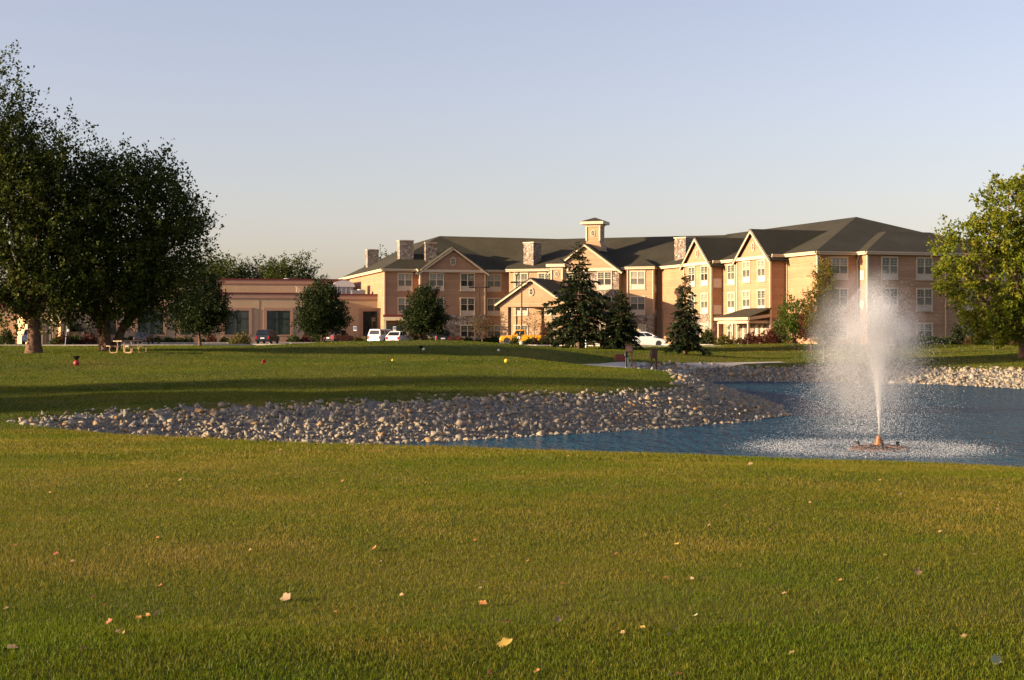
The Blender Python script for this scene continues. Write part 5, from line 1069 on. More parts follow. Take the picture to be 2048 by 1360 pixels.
for i, a in enumerate((
    ('shrub', 'reddish rounded shrub at the hall wall right of the oval tree', 424, 203.2, 1.3, 1.2, 'leaf_red', GH), ('shrub', 'small dark shrub left of the big golden bush', 449, 203, 1.3, .9, 'hedge', GH),
    ('shrub', 'large golden green bush on the lot island beside the black SUV', 480, 179, 2.6, 1.35, 'hedge_gold', None), ('shrub', 'trimmed green shrub under the second curtained window right of the black SUV', 588, 203, 1.9, 1.0, 'hedge', GH),
    ('shrub', 'rust coloured shrub at the inner corner of the hall', 610, 203.4, 1.2, 1.1, 'leaf_red', GH), ('shrub', 'dark shrub under the round tree trunk', 635, 206, 1.5, 1.0, 'hedge', GH), ('shrub', 'small shrub hidden behind the red pickup', 660, 206, 1.4, .95, 'hedge', GH),
    ('shrub', 'golden shrub at the foot of the blue parking sign', 706, 206.3, 1.9, .85, 'hedge_gold', GH), ('shrub', 'low golden shrub between parking sign and dark hall door', 727, 206.3, 1.8, .8, 'hedge_gold', GH), ('shrub', 'golden shrub just left of the boxy white SUV', 749, 206.3, 1.8, .9, 'hedge_gold', GH),
    ('shrub', 'dark shrub right of the multi trunk maple', 243, 203, 1.5, 1.0, 'hedge', GH), ('shrub', 'small shrub left of the dark sedan', 262, 203, 1.1, .95, 'hedge', GH), ('shrub', 'rounded shrub just right of the dark sedan', 315, 203, 1.2, .9, 'hedge', GH),
    ('shrub', 'rounded shrub left of the pair near the oval tree', 337, 203, 1.5, .9, 'hedge', GH), ('shrub', 'yellowish rounded shrub left of the oval tree trunk', 357, 203, 1.4, .95, 'hedge_gold', GH), ('shrub', 'rounded shrub close left of the oval tree trunk', 377, 203, 1.4, .9, 'hedge', GH), ('shrub', 'low shrub close right of the oval tree trunk', 404, 203, 1.0, .7, 'hedge', GH),
    ('shrub', 'tall green bush at the far left edge by the hall entrance', 14, 178, 2.0, 1.9, 'hedge', None), ('shrub', 'dark red shrub mass right of the orange entrance wall', 128, 193, 2.2, 1.2, 'leaf_red', None), ('shrub', 'dark shrub below the low sunlit wall', 150, 193, 2.0, 1.1, 'hedge', None), ('shrub', 'dark shrub left of the multi trunk maple', 178, 193, 2.2, 1.3, 'leaf_red', None), ('shrub', 'low juniper beside the white entrance door frame', 112, 194, 1.6, .8, 'hedge', None), ('shrub', 'spreading dark evergreen bush above the low sunlit wall', 150, 206, 3.4, 2.6, 'needle', None),
    ('shrub', 'scarlet shrub beside the dark SUV at the stone base', 916, 193, 1.5, 1.0, 'leaf_red', None), ('shrub', 'dark clipped shrub right of the scarlet shrub', 936, 187, 1.4, .85, 'hedge', None), ('shrub', 'long low green hedge shrub under the airy brown tree', 972, 184, 2.9, .75, 'hedge', None), ('shrub', 'green shrub left of the canopy column', 990, 184, 1.6, 1.0, 'hedge', None), ('shrub', 'brown shrub under the ball shaped tree', 838, 188, 2.2, 1.5, 'leaf_brown', None), ('shrub', 'low dark shrub between the two dark vehicles and trunk', 866, 187, 1.4, .7, 'hedge', None),
    ('shrub', 'green shrub left of the concrete lamp base', 1029, 167, .9, 1.0, 'hedge', G2), ('shrub', 'green shrub right of the concrete lamp base', 1058, 168, 1.0, .85, 'hedge', G2), ('shrub', 'brownish shrub, second right of the lamp base', 1071, 166.5, .9, .8, 'leaf_brown', G2), ('shrub', 'dark green shrub between two brownish island shrubs', 1086, 168, 1.1, .95, 'hedge', G2), ('shrub', 'brownish shrub in the middle of the island row', 1101, 166, 1.0, .85, 'leaf_brown', G2), ('shrub', 'tan shrub at the right end of the island row', 1116, 166, 1.0, .8, 'leaf_brown', G2), ('shrub', 'dark rounded shrub left of the tallest spruce', 1143, 160, 1.2, 1.0, 'hedge', G2), ('shrub', 'dark shrub right of the tallest spruce trunk', 1172, 160, 1.2, .9, 'hedge', G2), ('ornamental_tree', 'dark purple leaved upright bush behind the brown island tree', 1092, 176, 1.6, 2.7, 'leaf_red', None),
    ('shrub', 'tall dark bush beside the first gabled bay', 1414, 168, 1.7, 2.0, 'hedge', G3), ('shrub', 'yellow green rounded bush below the recessed windows', 1449, 160, 2.0, 1.15, 'hedge_gold', G3), ('shrub', 'small brown bush left of the porch', 1480, 158, 1.2, .8, 'leaf_brown', G3),
    ('shrub', 'red brown bush under the left porch post', 1501, 157, 1.6, 1.3, 'leaf_red', G3), ('shrub', 'red brown bush in front of the porch door', 1524, 156.5, 1.7, 1.3, 'leaf_red', G3), ('shrub', 'taller red bush at the right end of the porch', 1546, 156, 1.6, 1.6, 'leaf_red', G3), ('shrub', 'low bright green bush below the sunlit side wall', 1576, 156, 2.2, .7, 'hedge_gold', G3),
    ('shrub', 'dark hedge bush seen through the right of the spray', 1806, 156, 2.2, 1.0, 'hedge', G3), ('shrub', 'clipped dark hedge bush under the rightmost clear window', 1838, 156, 2.1, 1.0, 'hedge', G3), ('shrub', 'clipped hedge bush left of the pillar evergreen', 1868, 156, 2.1, .95, 'hedge', G3), ('shrub', 'low hedge bush beside the downspout and pillar evergreen', 1893, 156, 1.7, .9, 'hedge', G3), ('arborvitae', 'dark pillar shaped evergreen before the right front wall', 1915, 155.5, 1.35, 2.4, 'needle', None),
    ('shrub', 'golden brown bush right of the pillar evergreen', 1940, 155, 1.5, .95, 'leaf_brown', G3), ('shrub', 'dark bush left of the staked sapling', 1966, 152, 1.6, 1.0, 'hedge', G3), ('shrub', 'dark bush right of the staked sapling', 2001, 150, 2.2, 1.2, 'hedge', G3), ('shrub', 'rust tinged bush at the right edge of the view', 2038, 146, 2.0, 1.2, 'leaf_brown', G3))):
    yy = 208.0 + (X_(a[2], 204) + 17) * math.tan(R(11)) - 3.2 if a[7] == GH else (a[3] - 8 if 190 < a[3] < 207 and a[2] < 200 else a[3])
    shrub(a[0], a[1], a[2], yy, a[4], a[5], a[6], 200 + i, group=a[7])

# ------------------------------------------------------------------ fountain
FX, FY = X_(1758, 47.4), 47.4
ft = empty('pond_fountain', (FX, FY, ZW), 0, 'floating pond fountain throwing a tall white plume of spray', 'fountain')
fl = MB(); fl.lathe([(.95, -.10), (1.0, .0), (.95, .035), (.6, .07), (.3, .10), (.18, .13)], 28); fl.build('float', M['rust'], ft, smooth=True)
for k in range(8):
    a = k * math.pi / 4; MB().beam((.2 * math.cos(a), .2 * math.sin(a), .13), (.93 * math.cos(a), .93 * math.sin(a), .05), .05, .04).build('rib', M['rust'], ft)
MB().lathe([(.16, .1), (.17, .18), (.12, .22), (.13, .28), (.085, .33), (.09, .37), (.045, .42), (.03, .46)], 18).build('nozzle', M['nozzle'], ft, smooth=True)
for k in range(3): a = k * 2.1 - 1.7; MB().lathe([(.06, .08), (.06, .2), (.04, .22)], 10, (.72 * math.cos(a), .72 * math.sin(a), 0)).build('light', M['dark'], ft)
def spray_mat():
    m, n, l, b = mat('water_spray'); out = n['Material Output']
    b.inputs['Base Color'].default_value = (.80, .81, .83, 1); b.inputs['Roughness'].default_value = .3; b.inputs['Specular IOR Level'].default_value = .5
    tr = n.new('ShaderNodeBsdfTranslucent'); tr.inputs[0].default_value = (.74, .75, .78, 1); ms = n.new('ShaderNodeMixShader'); ms.inputs[0].default_value = .5
    l.new(b.outputs[0], ms.inputs[1]); l.new(tr.outputs[0], ms.inputs[2]); l.new(ms.outputs[0], out.inputs[0]); return m
M['spray'] = spray_mat()
def specks(P, Vel, size, stretch):
    """small water flecks: one triangle each, drawn out along the way they fly"""
    n = len(P); r = rng; d = nrm(Vel + r.normal(size=(n, 3)) * .3 * np.linalg.norm(Vel, axis=1, keepdims=True)); s = nrm(np.cross(d, r.normal(size=(n, 3)))); l = (size * stretch)[:, None]; w = size[:, None]
    V = np.stack([P - d * l * .5 - s * w * .5, P - d * l * .5 + s * w * .5, P + d * l * .5], 1).reshape(-1, 3); return V, np.arange(3 * n).reshape(n, 3)
def flight(n, v0, sp, drag, wind, brk=.26):
    sd_ = sp * np.sqrt(-2 * np.log(rng.uniform(1e-4, 1, n))); az = rng.uniform(0, 2 * np.pi, n); vz = v0 * rng.normal(1, .05, n) - sd_ * .75
    vx, vy = sd_ * np.cos(az), sd_ * np.sin(az); T = 2 * vz / 9.8; t = T * rng.uniform(0, 1, n) ** .92
    te = t * .42 + np.maximum(0, t - brk) * (1 - drag * t)          # the jet holds together, then breaks up
    x = vx * te + wind * t * t; y = vy * te; z = .46 + vz * t - 4.9 * t * t
    P = np.stack([x, y, np.maximum(z, .02)], -1); Vv = np.stack([vx + 2 * wind * t, vy, vz - 9.8 * t], -1); return P, Vv
def gust(P, amp):
    w = np.clip(P[:, 2] - 2.3, 0, 6) * 1.4; q = P * 1.9
    P[:, 0] += amp * w * (np.sin(q[:, 2] * 1.3 + q[:, 1]) * .5 + np.sin(q[:, 2] * 3.1 - q[:, 0] * 2) * .3); P[:, 2] += amp * w * .4 * np.sin(q[:, 0] * 2.3 + q[:, 2]); return P
P1, V1 = flight(16000, 7.6, .35, .1, -.08, .2)            # core of the jet and plume
P2, V2_ = flight(260000, 9.2, .58, .10, -.12, .24)          # wider fall of drops
P3, V3_ = flight(90000, 8.8, .55, .15, -.42, .26)          # fine mist carried off by the breeze
P1, P2, P3 = gust(P1, .05), gust(P2, .07), gust(P3, .10)
s1 = rng.uniform(.005, .012, len(P1)); s2 = rng.uniform(.0035, .0078, len(P2)); s3 = rng.uniform(.003, .0065, len(P3))
parts = [specks(P1, V1, s1, 3.2), specks(P2, V2_, s2, 2.6), specks(P3, V3_, s3, 2.6)]
V = np.concatenate([p[0] for p in parts]); Fc = np.arange(len(V)).reshape(-1, 3)
tagp(link('spray', fmesh('spray', V, Fc, M['spray']), ft), kind='stuff')
# larger single drops thrown off the top and the sides
P4, V4 = flight(1800, 9.6, .75, .05, -.08, .3); k = P4[:, 2] > 1.0; P4, V4 = P4[k], V4[k]; s4 = rng.uniform(.008, .019, len(P4))
O = np.array([(1, 0, 0), (-1, 0, 0), (0, 1, 0), (0, -1, 0), (0, 0, 1.5), (0, 0, -1.5)], float) * .5; OF = np.array([(0, 2, 4), (2, 1, 4), (1, 3, 4), (3, 0, 4), (2, 0, 5), (1, 2, 5), (3, 1, 5), (0, 3, 5)])
V = (O[None] * s4[:, None, None] + P4[:, None]).reshape(-1, 3); Fc = (OF[None] + 6 * np.arange(len(P4))[:, None, None]).reshape(-1, 3)
tagp(link('droplets', fmesh('droplets', V, Fc, M['spray']), ft), kind='stuff')
# the finest mist hangs as a soft cloud round the drops
def mist_mat():
    m, n, l, b = mat('water_mist'); n.remove(b); out = n['Material Output']
    tc = n.new('ShaderNodeTexCoord'); sp = n.new('ShaderNodeSeparateXYZ'); l.new(tc.outputs['Object'], sp.inputs[0])
    gr = n.new('ShaderNodeTexGradient'); gr.gradient_type = 'SPHERICAL'; l.new(tc.outputs['Object'], gr.inputs['Vector'])
    t = noise(n, l, 2.4, 4, .6); r = ramp(n, [(.35, (0, 0, 0)), (.75, (1, 1, 1))]); l.new(t.outputs[0], r.inputs[0])
    m1 = n.new('ShaderNodeMath'); m1.operation = 'MULTIPLY'; l.new(gr.outputs[0], m1.inputs[0]); l.new(r.outputs[0], m1.inputs[1])
    m2 = n.new('ShaderNodeMath'); m2.operation = 'MULTIPLY'; l.new(m1.outputs[0], m2.inputs[0]); m2.inputs[1].default_value = 1.7
    v = n.new('ShaderNodeVolumePrincipled'); v.inputs['Color'].default_value = (.93, .93, .95, 1); v.inputs['Anisotropy'].default_value = .2; l.new(m2.outputs[0], v.inputs['Density']); l.new(v.outputs[0], out.inputs['Volume']); return m
M['mist'] = mist_mat()
bmm = bmesh.new(); bmesh.ops.create_icosphere(bmm, subdivisions=3, radius=1.0); mm_ = bpy.data.meshes.new('mist'); bmm.to_mesh(mm_); bmm.free(); mm_.materials.append(M['mist'])
mo = link('mist', mm_, ft); mo.location = (-.40, 0, 3.3); mo.scale = (2.0, 1.7, 2.6); tagp(mo, kind='stuff')
# ring where the spray falls back
n = 24000; rr = np.abs(rng.normal(2.9, .6, n)) + (rng.random(n) < .35) * rng.uniform(-2.2, .2, n); rr = np.abs(rr); az = rng.uniform(0, 2 * np.pi, n)
hh = rng.exponential(.085, n) * np.clip(1.25 - .12 * rr, .4, 1.3); P5 = np.stack([rr * np.cos(az) * 1.05 - .35, rr * np.sin(az), hh + .01], -1)
V, Fc = specks(P5, np.tile([0, 0, 1.0], (n, 1)) + rng.normal(size=(n, 3)) * .5, rng.uniform(.005, .014, n), np.full(n, 1.6))
tagp(link('splash', fmesh('splash', V, Fc, M['spray']), ft), kind='stuff')

# ------------------------------------------------------------------ things on the tee and by the path
def gpt(px, Y): X = X_(px, Y); return (X, Y, gz(X, Y))
def gfind(px, py, y0=60, y1=135):
    """where the sight line through a photo point meets the ground"""
    Y = y0
    while Y < y1:
        X = X_(px, Y)
        if Z_(py, Y) <= gz(X, Y): return (X, Y, gz(X, Y))
        Y += .1
    X = X_(px, (y0 + y1) / 2); Y = (y0 + y1) / 2; return (X, Y, gz(X, Y))
M['marker_red'] = plain('marker_red', (.32, .02, .025), .45); M['marker_yellow'] = plain('marker_yellow', (.62, .42, .03), .45); M['ball_white'] = plain('ball_white', (.7, .68, .6), .4)
p = gfind(153, 731, 66, 96); o = empty('tee_marker', p, 0, 'red ball tee marker with a black funnel on top, left on the tee', 'tee marker')
MB().lathe([(.02, .0), (.13, .03), (.17, .14), (.13, .25), (.05, .29)], 14).build('ball', M['marker_red'], o, smooth=True); MB().lathe([(.05, .27), (.08, .33), (.21, .52), (.19, .53), (.03, .36)], 14).build('funnel', M['black_metal'], o)
p = gfind(528, 727, 66, 96); o = empty('tee_marker', p, .3, 'plain red block tee marker on the lit edge of the tee', 'tee marker'); bm_ = MB(); bm_.box((0, 0, .09), (.2, .2, .18)); bm_.build('block', M['marker_red'], o); MB().box((0, 0, .19), (.14, .14, .03)).build('lid', M['marker_red'], o)
p = gfind(787, 723, 66, 96); o = empty('tee_marker', p, .5, 'small yellow block tee marker near the middle of the tee', 'tee marker'); MB().box((0, 0, .06), (.2, .14, .12)).build('block', M['marker_yellow'], o); MB().box((0, 0, .13), (.14, .1, .03)).build('lid', M['marker_yellow'], o)
p = gfind(1013, 726, 66, 96); o = empty('tee_marker', p, 0, 'yellow ball tee marker on the right of the tee', 'tee marker'); MB().lathe([(.02, 0), (.1, .03), (.13, .12), (.1, .21), (.02, .24)], 14).build('ball', M['marker_yellow'], o, smooth=True); MB().tube([(0, 0, -.05), (0, 0, .02)], [.03, .03], 6).build('spike', M['black_metal'], o)
p = gfind(842, 700, 96, 118); o = empty('club_stand', p, 0, 'small black funnel shaped stand on the rear tee mound', 'stand'); MB().lathe([(.03, 0), (.05, .12), (.2, .3), (.18, .31), (.03, .15)], 12).build('funnel', M['black_metal'], o); MB().tube([(0, 0, -.05), (0, 0, .1)], [.04, .03], 8).build('foot', M['black_metal'], o)
for px, py, lab in ((847, 701, 'white ball beside the black funnel stand on the rear tee'), (997, 703, 'lone white ball marker on the right of the rear tee')):
    p = gfind(px, py, 96, 118); o = link('ball_marker', MB().lathe([(.02, 0), (.08, .03), (.1, .09), (.08, .15), (.02, .18)], 12).mesh('ball_marker', M['ball_white'], True), loc=p); tagp(o, lab, 'ball', 'white balls on the rear tee')
# picnic table
p = gpt(256, 93); o = empty('picnic_table', (p[0], p[1], p[2]), R(8), 'picnic table with curved tan metal legs under the maple', 'picnic table')
for k in range(4): MB().box((0, -.27 + k * .18, .75), (1.9, .16, .05)).build('top_plank', M['tan_metal'], o)
for sy in (-1, 1):
    for k in range(2): MB().box((0, sy * (.68 + k * .16), .44), (1.9, .14, .045)).build('bench_plank', M['tan_metal'], o)
for sx in (-1, 1):
    def oval(cy, cz, ry, rz2): return [(sx * .62 + 0 * k, cy + ry * math.copysign(abs(math.cos(t)) ** .6, math.cos(t)), cz + rz2 * math.copysign(abs(math.sin(t)) ** .6, math.sin(t))) for k in range(25) for t in [2 * math.pi * k / 24]]
    m_ = MB()
    for sy in (-1, 1): m_.tube(oval(sy * .62, .22, .30, .2), [.03] * 25, 6)
    m_.tube([(sx * .62, -.32, .03), (sx * .62, -.24, .4), (sx * .62, -.3, .7)], [.03] * 3, 6); m_.tube([(sx * .62, .32, .03), (sx * .62, .24, .4), (sx * .62, .3, .7)], [.03] * 3, 6)
    m_.build('leg_frame', M['tan_metal'], o)
o.rotation_euler = (0, 0, R(62))
# course signs and ball washer by the path
Ys = 104.0; M['sign_plate'] = plain('sign_plate', (.17, .095, .075), .6, var=.25, scale=14)
def gp2(px, Y): X = X_(px, Y); return X, Y, gz(X, Y)
x, y, z = gp2(1258, Ys); o = empty('hole_sign', (x, y, z), R(6), 'brown wooden hole sign on two posts beside the cart path', 'sign')
for sx in (-.16, .2): MB().beam((sx, .05, -.1), (sx, .05, 1.3), .09, .09).build('post', M['wood_brown'], o)
MB().box((.02, -.02, 1.35), (.54, .07, .56)).build('board', M['wood_brown'], o); MB().box((.02, -.065, 1.37), (.42, .02, .38)).build('plate', M['sign_plate'], o); MB().box((.02, -.02, 1.66), (.6, .14, .05)).build('cap', M['wood_brown'], o)
x, y, z = gp2(1252, Ys - .6); o = empty('ball_washer', (x, y, z), 0, 'dark ball washer on a post with a hanging towel before the hole sign', 'ball washer')
MB().tube([(0, 0, -.1), (0, 0, .8)], [.05, .045], 10).build('post', M['black_metal'], o); MB().lathe([(.08, .78), (.12, .84), (.12, 1.08), (.07, 1.14), (.05, 1.2)], 12).build('tank', M['hedge'] if False else M['black_metal'], o); M['towel'] = plain('towel', (.05, .10, .09), .9); MB().box((.14, -.02, .5), (.13, .05, .72)).build('towel', M['towel'], o); MB().lathe([(.16, 0), (.16, .05), (.1, .06)], 12).build('base', M['concrete'], o)
x, y, z = gp2(1240, Ys + 5); o = empty('planter_box', (x, y, z), R(4), 'low red brown wooden box left of the hole sign', 'box')
for k in range(3): MB().box((0, 0, .12 + k * .16), (.74, .5, .145)).build('plank', M['wood_red'], o)
MB().box((0, 0, .52), (.8, .56, .05)).build('lid', M['wood_red'], o)
x, y, z = gp2(1307, Ys + 2); o = empty('course_sign', (x, y, z), R(28), 'dark brown sign board seen edge on between two slanting posts', 'sign')
for sx in (-.16, .2): MB().beam((sx * 1.25, 0, -.1), (sx, 0, 1.7), .1, .1).build('post', M['wood_brown'], o)
MB().box((.02, -.07, 1.42), (.5, .06, .66)).build('board', M['wood_brown'], o); MB().box((.02, .07, 1.42), (.5, .06, .66)).build('board', M['wood_brown'], o)
# wooden bench and bollards at the drive
x, y = X_(1190, 150), 150.0; z = gz(x, y); o = empty('park_bench', (x, y, z), 0, 'dark slatted bench by the drive between white bollards', 'bench')
for k in range(4): MB().box((0, .22, .46 + k * .12), (1.7, .05, .1)).build('back_slat', M['wood_brown'], o)
for k in range(3): MB().box((0, -.2 + k * .14, .42), (1.7, .12, .05)).build('seat_slat', M['wood_brown'], o)
for sx in (-1, 1): MB().box((sx * .75, 0, .2), (.08, .5, .42)).build('leg', M['black_metal'], o)
for px, Y, lab in ((1172, 147, 'short white bollard left of the bench'), (1206, 147, 'short white bollard right of the bench'), (1222, 147, 'short white bollard between bench and spruce trunk'), (1389, 146, 'short white bollard right of the lone spruce')):
    x = X_(px, Y); o = empty('bollard', (x, Y, gz(x, Y)), 0, lab, 'bollard', 'white bollards along the drive'); MB().tube([(0, 0, -.1), (0, 0, .72)], [.07, .07], 8).build('post', M['paint_white'], o); MB().lathe([(.075, .72), (.06, .78), (.02, .8)], 8).build('cap', M['paint_white'], o)
# accessible parking signs
for px, Y, lab in ((710, 202.0, 'blue accessible parking sign before the tan hall wall'), (789, 203.8, 'blue accessible parking sign behind the white cars')):
    x = X_(px, Y); o = empty('parking_sign', (x, Y, .2), 0, lab, 'sign', 'accessible parking signs'); MB().tube([(0, .03, 0), (0, .03, 2.2)], [.03, .03], 6).build('post', M['black_metal'], o)
    MB().box((0, 0, 1.95), (.42, .02, .62)).build('plate', M['paint_white'], o); MB().box((0, -.012, 1.99), (.34, .012, .36)).build('blue_field', M['sign_blue'], o)
    w = MB(); w.lathe([(.025, 0), (.025, .006)], 10); w.v = [(a - .01, -.021 - c * .3, 2.11 + b) for a, b, c in w.v]
    w.beam((-.01, -.021, 2.07), (0, -.021, 1.98), .006, .035); w.beam((0, -.021, 1.98), (.07, -.021, 1.975), .006, .03); w.beam((.07, -.021, 1.975), (.1, -.021, 1.9), .006, .03)
    pts = [(-.02 + .075 * math.cos(t), -.021, 1.93 + .075 * math.sin(t)) for t in [math.pi * (.75 + 1.15 * k / 12) for k in range(13)]]
    for a_, b_ in zip(pts[:-1], pts[1:]): w.beam(a_, b_, .006, .022)
    w.build('wheelchair_symbol', M['paint_white'], o)
# thin leaning pole and low stakes near the entrance
x = X_(130, 158); o = empty('marker_pole', (x, 158, gz(x, 158)), 0, 'thin pale pole leaning slightly on the lawn before the hall entrance', 'pole'); MB().tube([(0, 0, -.1), (.22, 0, 2.15)], [.035, .03], 6).build('pole', M['pale_metal'], o); MB().lathe([(.12, 0), (.1, .06)], 10).build('base', M['concrete'], o)
x = X_(137, 183); o = empty('globe_lamp', (x, 183, .2), 0, 'short post with a small white globe at the hall entrance', 'lamp'); MB().tube([(0, 0, 0), (0, 0, 1.5)], [.05, .05], 8).build('post', M['black_metal'], o); MB().lathe([(.04, 1.48), (.14, 1.56), (.17, 1.68), (.12, 1.8), (.03, 1.85)], 12).build('globe', M['paint_white'], o, smooth=True)
x = X_(1142, 152); o = empty('boulder', (x, 152, gz(x, 152)), 0, 'pale landscaping boulder left of the tallest spruce trunk', 'boulder'); c = link('stone', fmesh('stone', SH[3][0] * np.array([1.4, 1, .9]), SH[3][1], RM[1]), o); c.location = (0, 0, .18)

# ------------------------------------------------------------------ fallen leaves on the near lawn
def leafcol(name, c): return plain(name, c, .6, var=.25, scale=40)
LMt = {'yellow': leafcol('leaf_yellow', (.40, .27, .055)), 'tan': leafcol('leaf_tan', (.28, .17, .08)), 'orange': leafcol('leaf_orange', (.28, .115, .03)), 'pale': leafcol('leaf_pale', (.25, .165, .09)), 'silver': leafcol('leaf_silver', (.30, .31, .17)), 'red': leafcol('leaf_red_dry', (.28, .08, .04))}
def leaf_mesh(kind, seed):
    r = random.Random(seed); n = 14; curl = r.uniform(.5, 1.3); V = []; Fs = []
    for i in range(n):
        t = 2 * math.pi * i / n; rad = .5 * (1 + .20 * math.cos(5 * t) + r.uniform(-.12, .12)); x = rad * math.cos(t) * 1.15; y = rad * math.sin(t) * .82
        V.append((x, y, curl * (y * y * 1.3 - .05) + .25 * curl * x * x))
    mid = [(x * .5, 0, .0) for x in (-.55, -.2, .2, .55)]
    b = len(V); V += [(-.3, 0, .02), (.3, 0, .02)]
    for i in range(n):
        j = (i + 1) % n; c = b if (V[i][0] + V[j][0]) < 0 else b + 1; Fs.append((i, j, c))
    top = [i for i in range(n) if V[i][1] > 0 and abs(V[i][0]) < .3]
    me = bpy.data.meshes.new('fallen_leaf'); bm = bmesh.new()
    vv = [bm.verts.new(p) for p in V]
    for f in Fs: bm.faces.new([vv[i] for i in f])
    bmesh.ops.contextual_create(bm, geom=[]) if False else None
    holes = [e for e in bm.edges if len(e.link_faces) == 1]; bmesh.ops.holes_fill(bm, edges=holes, sides=4)
    st0 = bm.verts.new((.55, 0, .05)); s1_ = bm.verts.new((.57, .03, .05)); s2_ = bm.verts.new((.95, .08, .14)); bm.faces.new([st0, s1_, s2_])
    bmesh.ops.recalc_face_normals(bm, faces=bm.faces); bm.to_mesh(me); bm.free(); me.materials.append(LMt[kind]); me.polygons.foreach_set('use_smooth', [True] * len(me.polygons)); return me
LMS = {(k, i): leaf_mesh(k, i * 7 + len(k)) for k in LMt for i in range(3)}
def near_ground(px, py):
    Y = 5.0
    while Y < 40:
        X = X_(px, Y)
        if Z_(py, Y) <= gz(X, Y) + .02: break
        Y += .02
    return X, Y, gz(X, Y)
lr = random.Random(5); SMALL = []
def leaf(px, py, wpx, kind, label=None):
    x, y, z = near_ground(px, py); s = max(.03, wpx / F * y * .74)
    o = link('fallen_leaf', LMS[(kind, lr.randrange(3))], loc=(x, y, z + .018 + s * .05)); o.scale = (s, s, s)
    o.rotation_euler = (R(lr.uniform(15, 50)), R(lr.uniform(-40, 5)), lr.uniform(-1.2, 1.2))
    if label: tagp(o, label, 'leaf', 'fallen leaves on the near lawn')
    else: SMALL.append((o, px, py, kind))
for a in ((1010, 1289, 36, 'yellow', 'largest yellow leaf near the bottom centre of the lawn'), (1991, 1322, 34, 'silver', 'large silvery green leaf in the bottom right corner'), (572, 1197, 38, 'pale', 'wide pale curled leaf left of centre on the lawn'), (748, 1097, 20, 'orange', 'bright orange leaf above a pale leaf, left of centre'),
          (760, 1124, 15, 'pale', 'pale leaf just below the bright orange leaf'), (1353, 1088, 14, 'yellow', 'domed yellow leaf in the middle right of the lawn'), (1115, 1241, 22, 'pale', 'arched pinkish leaf right above the largest yellow leaf'), (1835, 1145, 24, 'tan', 'broad tan leaf on the right side of the lawn'), (25, 1296, 26, 'pale', 'broad pale leaf at the bottom left edge'),
          (313, 1228, 20, 'yellow', 'upright curled yellow leaf in the cluster at lower left'), (296, 1230, 14, 'orange', 'orange leaf in the middle of the lower left cluster'), (277, 1235, 17, 'orange', 'leftmost orange leaf of the lower left cluster'), (1390, 1231, 18, 'silver', 'pale bluish leaf on the lower right of the lawn'), (218, 1245, 22, 'red', 'folded red brown leaf left of the lower left cluster'), (1500, 929, 14, 'pale', 'pale leaf high on the lawn near the pond edge'), (1800, 988, 12, 'pale', 'pale leaf high on the right of the lawn'), (12, 1217, 13, 'pale', 'pale leaf on the left edge above the broad one')): leaf(*a)
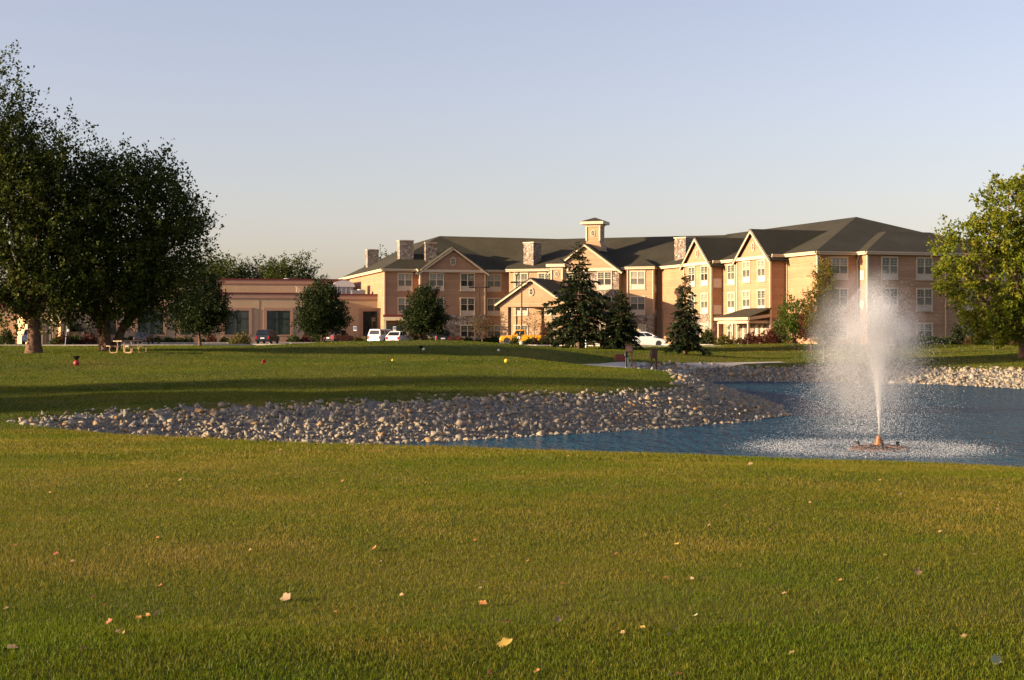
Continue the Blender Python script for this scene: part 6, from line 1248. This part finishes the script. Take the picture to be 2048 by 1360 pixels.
for px, py, w, k in ((850, 966, 11, 'pale'), (1350, 1255, 12, 'tan'), (1337, 1269, 11, 'tan'), (1285, 1254, 13, 'yellow'), (968, 1163, 9, 'tan'), (960, 1176, 9, 'pale'), (1055, 1122, 10, 'orange'), (803, 1190, 10, 'tan'), (1770, 1110, 10, 'yellow'), (1245, 1265, 9, 'tan'), (185, 1193, 10, 'red'), (208, 1210, 9, 'orange'), (250, 1211, 9, 'yellow'), (235, 1262, 8, 'tan'), (247, 1266, 7, 'tan'), (165, 1278, 11, 'orange'), (166, 1297, 13, 'orange'), (1927, 1273, 8, 'tan'), (1880, 1063, 9, 'tan'), (1950, 1108, 8, 'pale'), (315, 1075, 9, 'orange'), (112, 1107, 14, 'red'), (440, 1037, 9, 'tan'), (1418, 1050, 8, 'pale'), (360, 960, 8, 'tan'), (100, 985, 7, 'tan'), (685, 962, 8, 'orange'), (1136, 913, 9, 'tan'), (560, 900, 8, 'tan'), (1995, 1018, 8, 'tan'), (432, 912, 7, 'tan'), (78, 957, 6, 'orange'), (625, 1030, 7, 'tan'), (950, 1080, 8, 'orange'), (966, 1208, 20, 'orange'), (1014, 1243, 10, 'orange'), (1232, 1107, 9, 'orange'), (1331, 1155, 8, 'orange'), (1384, 1157, 8, 'pale'), (1126, 1167, 7, 'orange'), (1568, 1187, 8, 'tan'), (1583, 1306, 8, 'tan'), (670, 1225, 9, 'red'), (145, 1122, 8, 'pale'), (320, 1171, 8, 'red'), (1340, 1352, 14, 'tan'), (1357, 1347, 11, 'orange'), (1074, 1342, 10, 'orange'), (980, 1345, 8, 'red'), (1620, 1005, 7, 'tan'), (1680, 1160, 8, 'orange'), (1760, 960, 6, 'tan'), (1450, 1010, 7, 'orange'), (1540, 1060, 7, 'tan'), (500, 1100, 7, 'tan'), (30, 1090, 8, 'orange')): leaf(px, py, w, k)

# each small leaf gets the words that find it: colour, then where on the lawn it lies
look = {'tan': 'tan dry leaf', 'orange': 'orange dry leaf', 'pale': 'pale dry leaf', 'yellow': 'yellow leaf', 'red': 'red brown leaf', 'silver': 'silvery leaf'}
rows_ = ((975, 'high on the lawn near the pond'), (1075, 'on the upper near lawn'), (1180, 'halfway down the near lawn'), (1285, 'low on the near lawn'), (9999, 'at the bottom of the picture'))
cols_ = ((170, 'at the far left'), (400, 'on the left'), (720, 'left of centre'), (1000, 'left of the middle'), (1260, 'right of the middle'), (1520, 'right of centre'), (1800, 'on the right'), (9999, 'at the far right'))
cell = {}
for o, px, py, kind in SMALL: cell.setdefault((kind, next(t for l_, t in rows_ if py < l_), next(t for l_, t in cols_ if px < l_)), []).append((px, o))
for (kind, rw, cl), L in cell.items():
    L.sort(key=lambda t: t[0])
    for i, (px, o) in enumerate(L):
        pre = '' if len(L) == 1 else ('left ' if i == 0 else 'right ' if i == len(L) - 1 else 'middle ') 
        tagp(o, 'small ' + pre + look[kind] + ' ' + cl + ', ' + rw, 'leaf', 'small dry leaves scattered on the lawn')
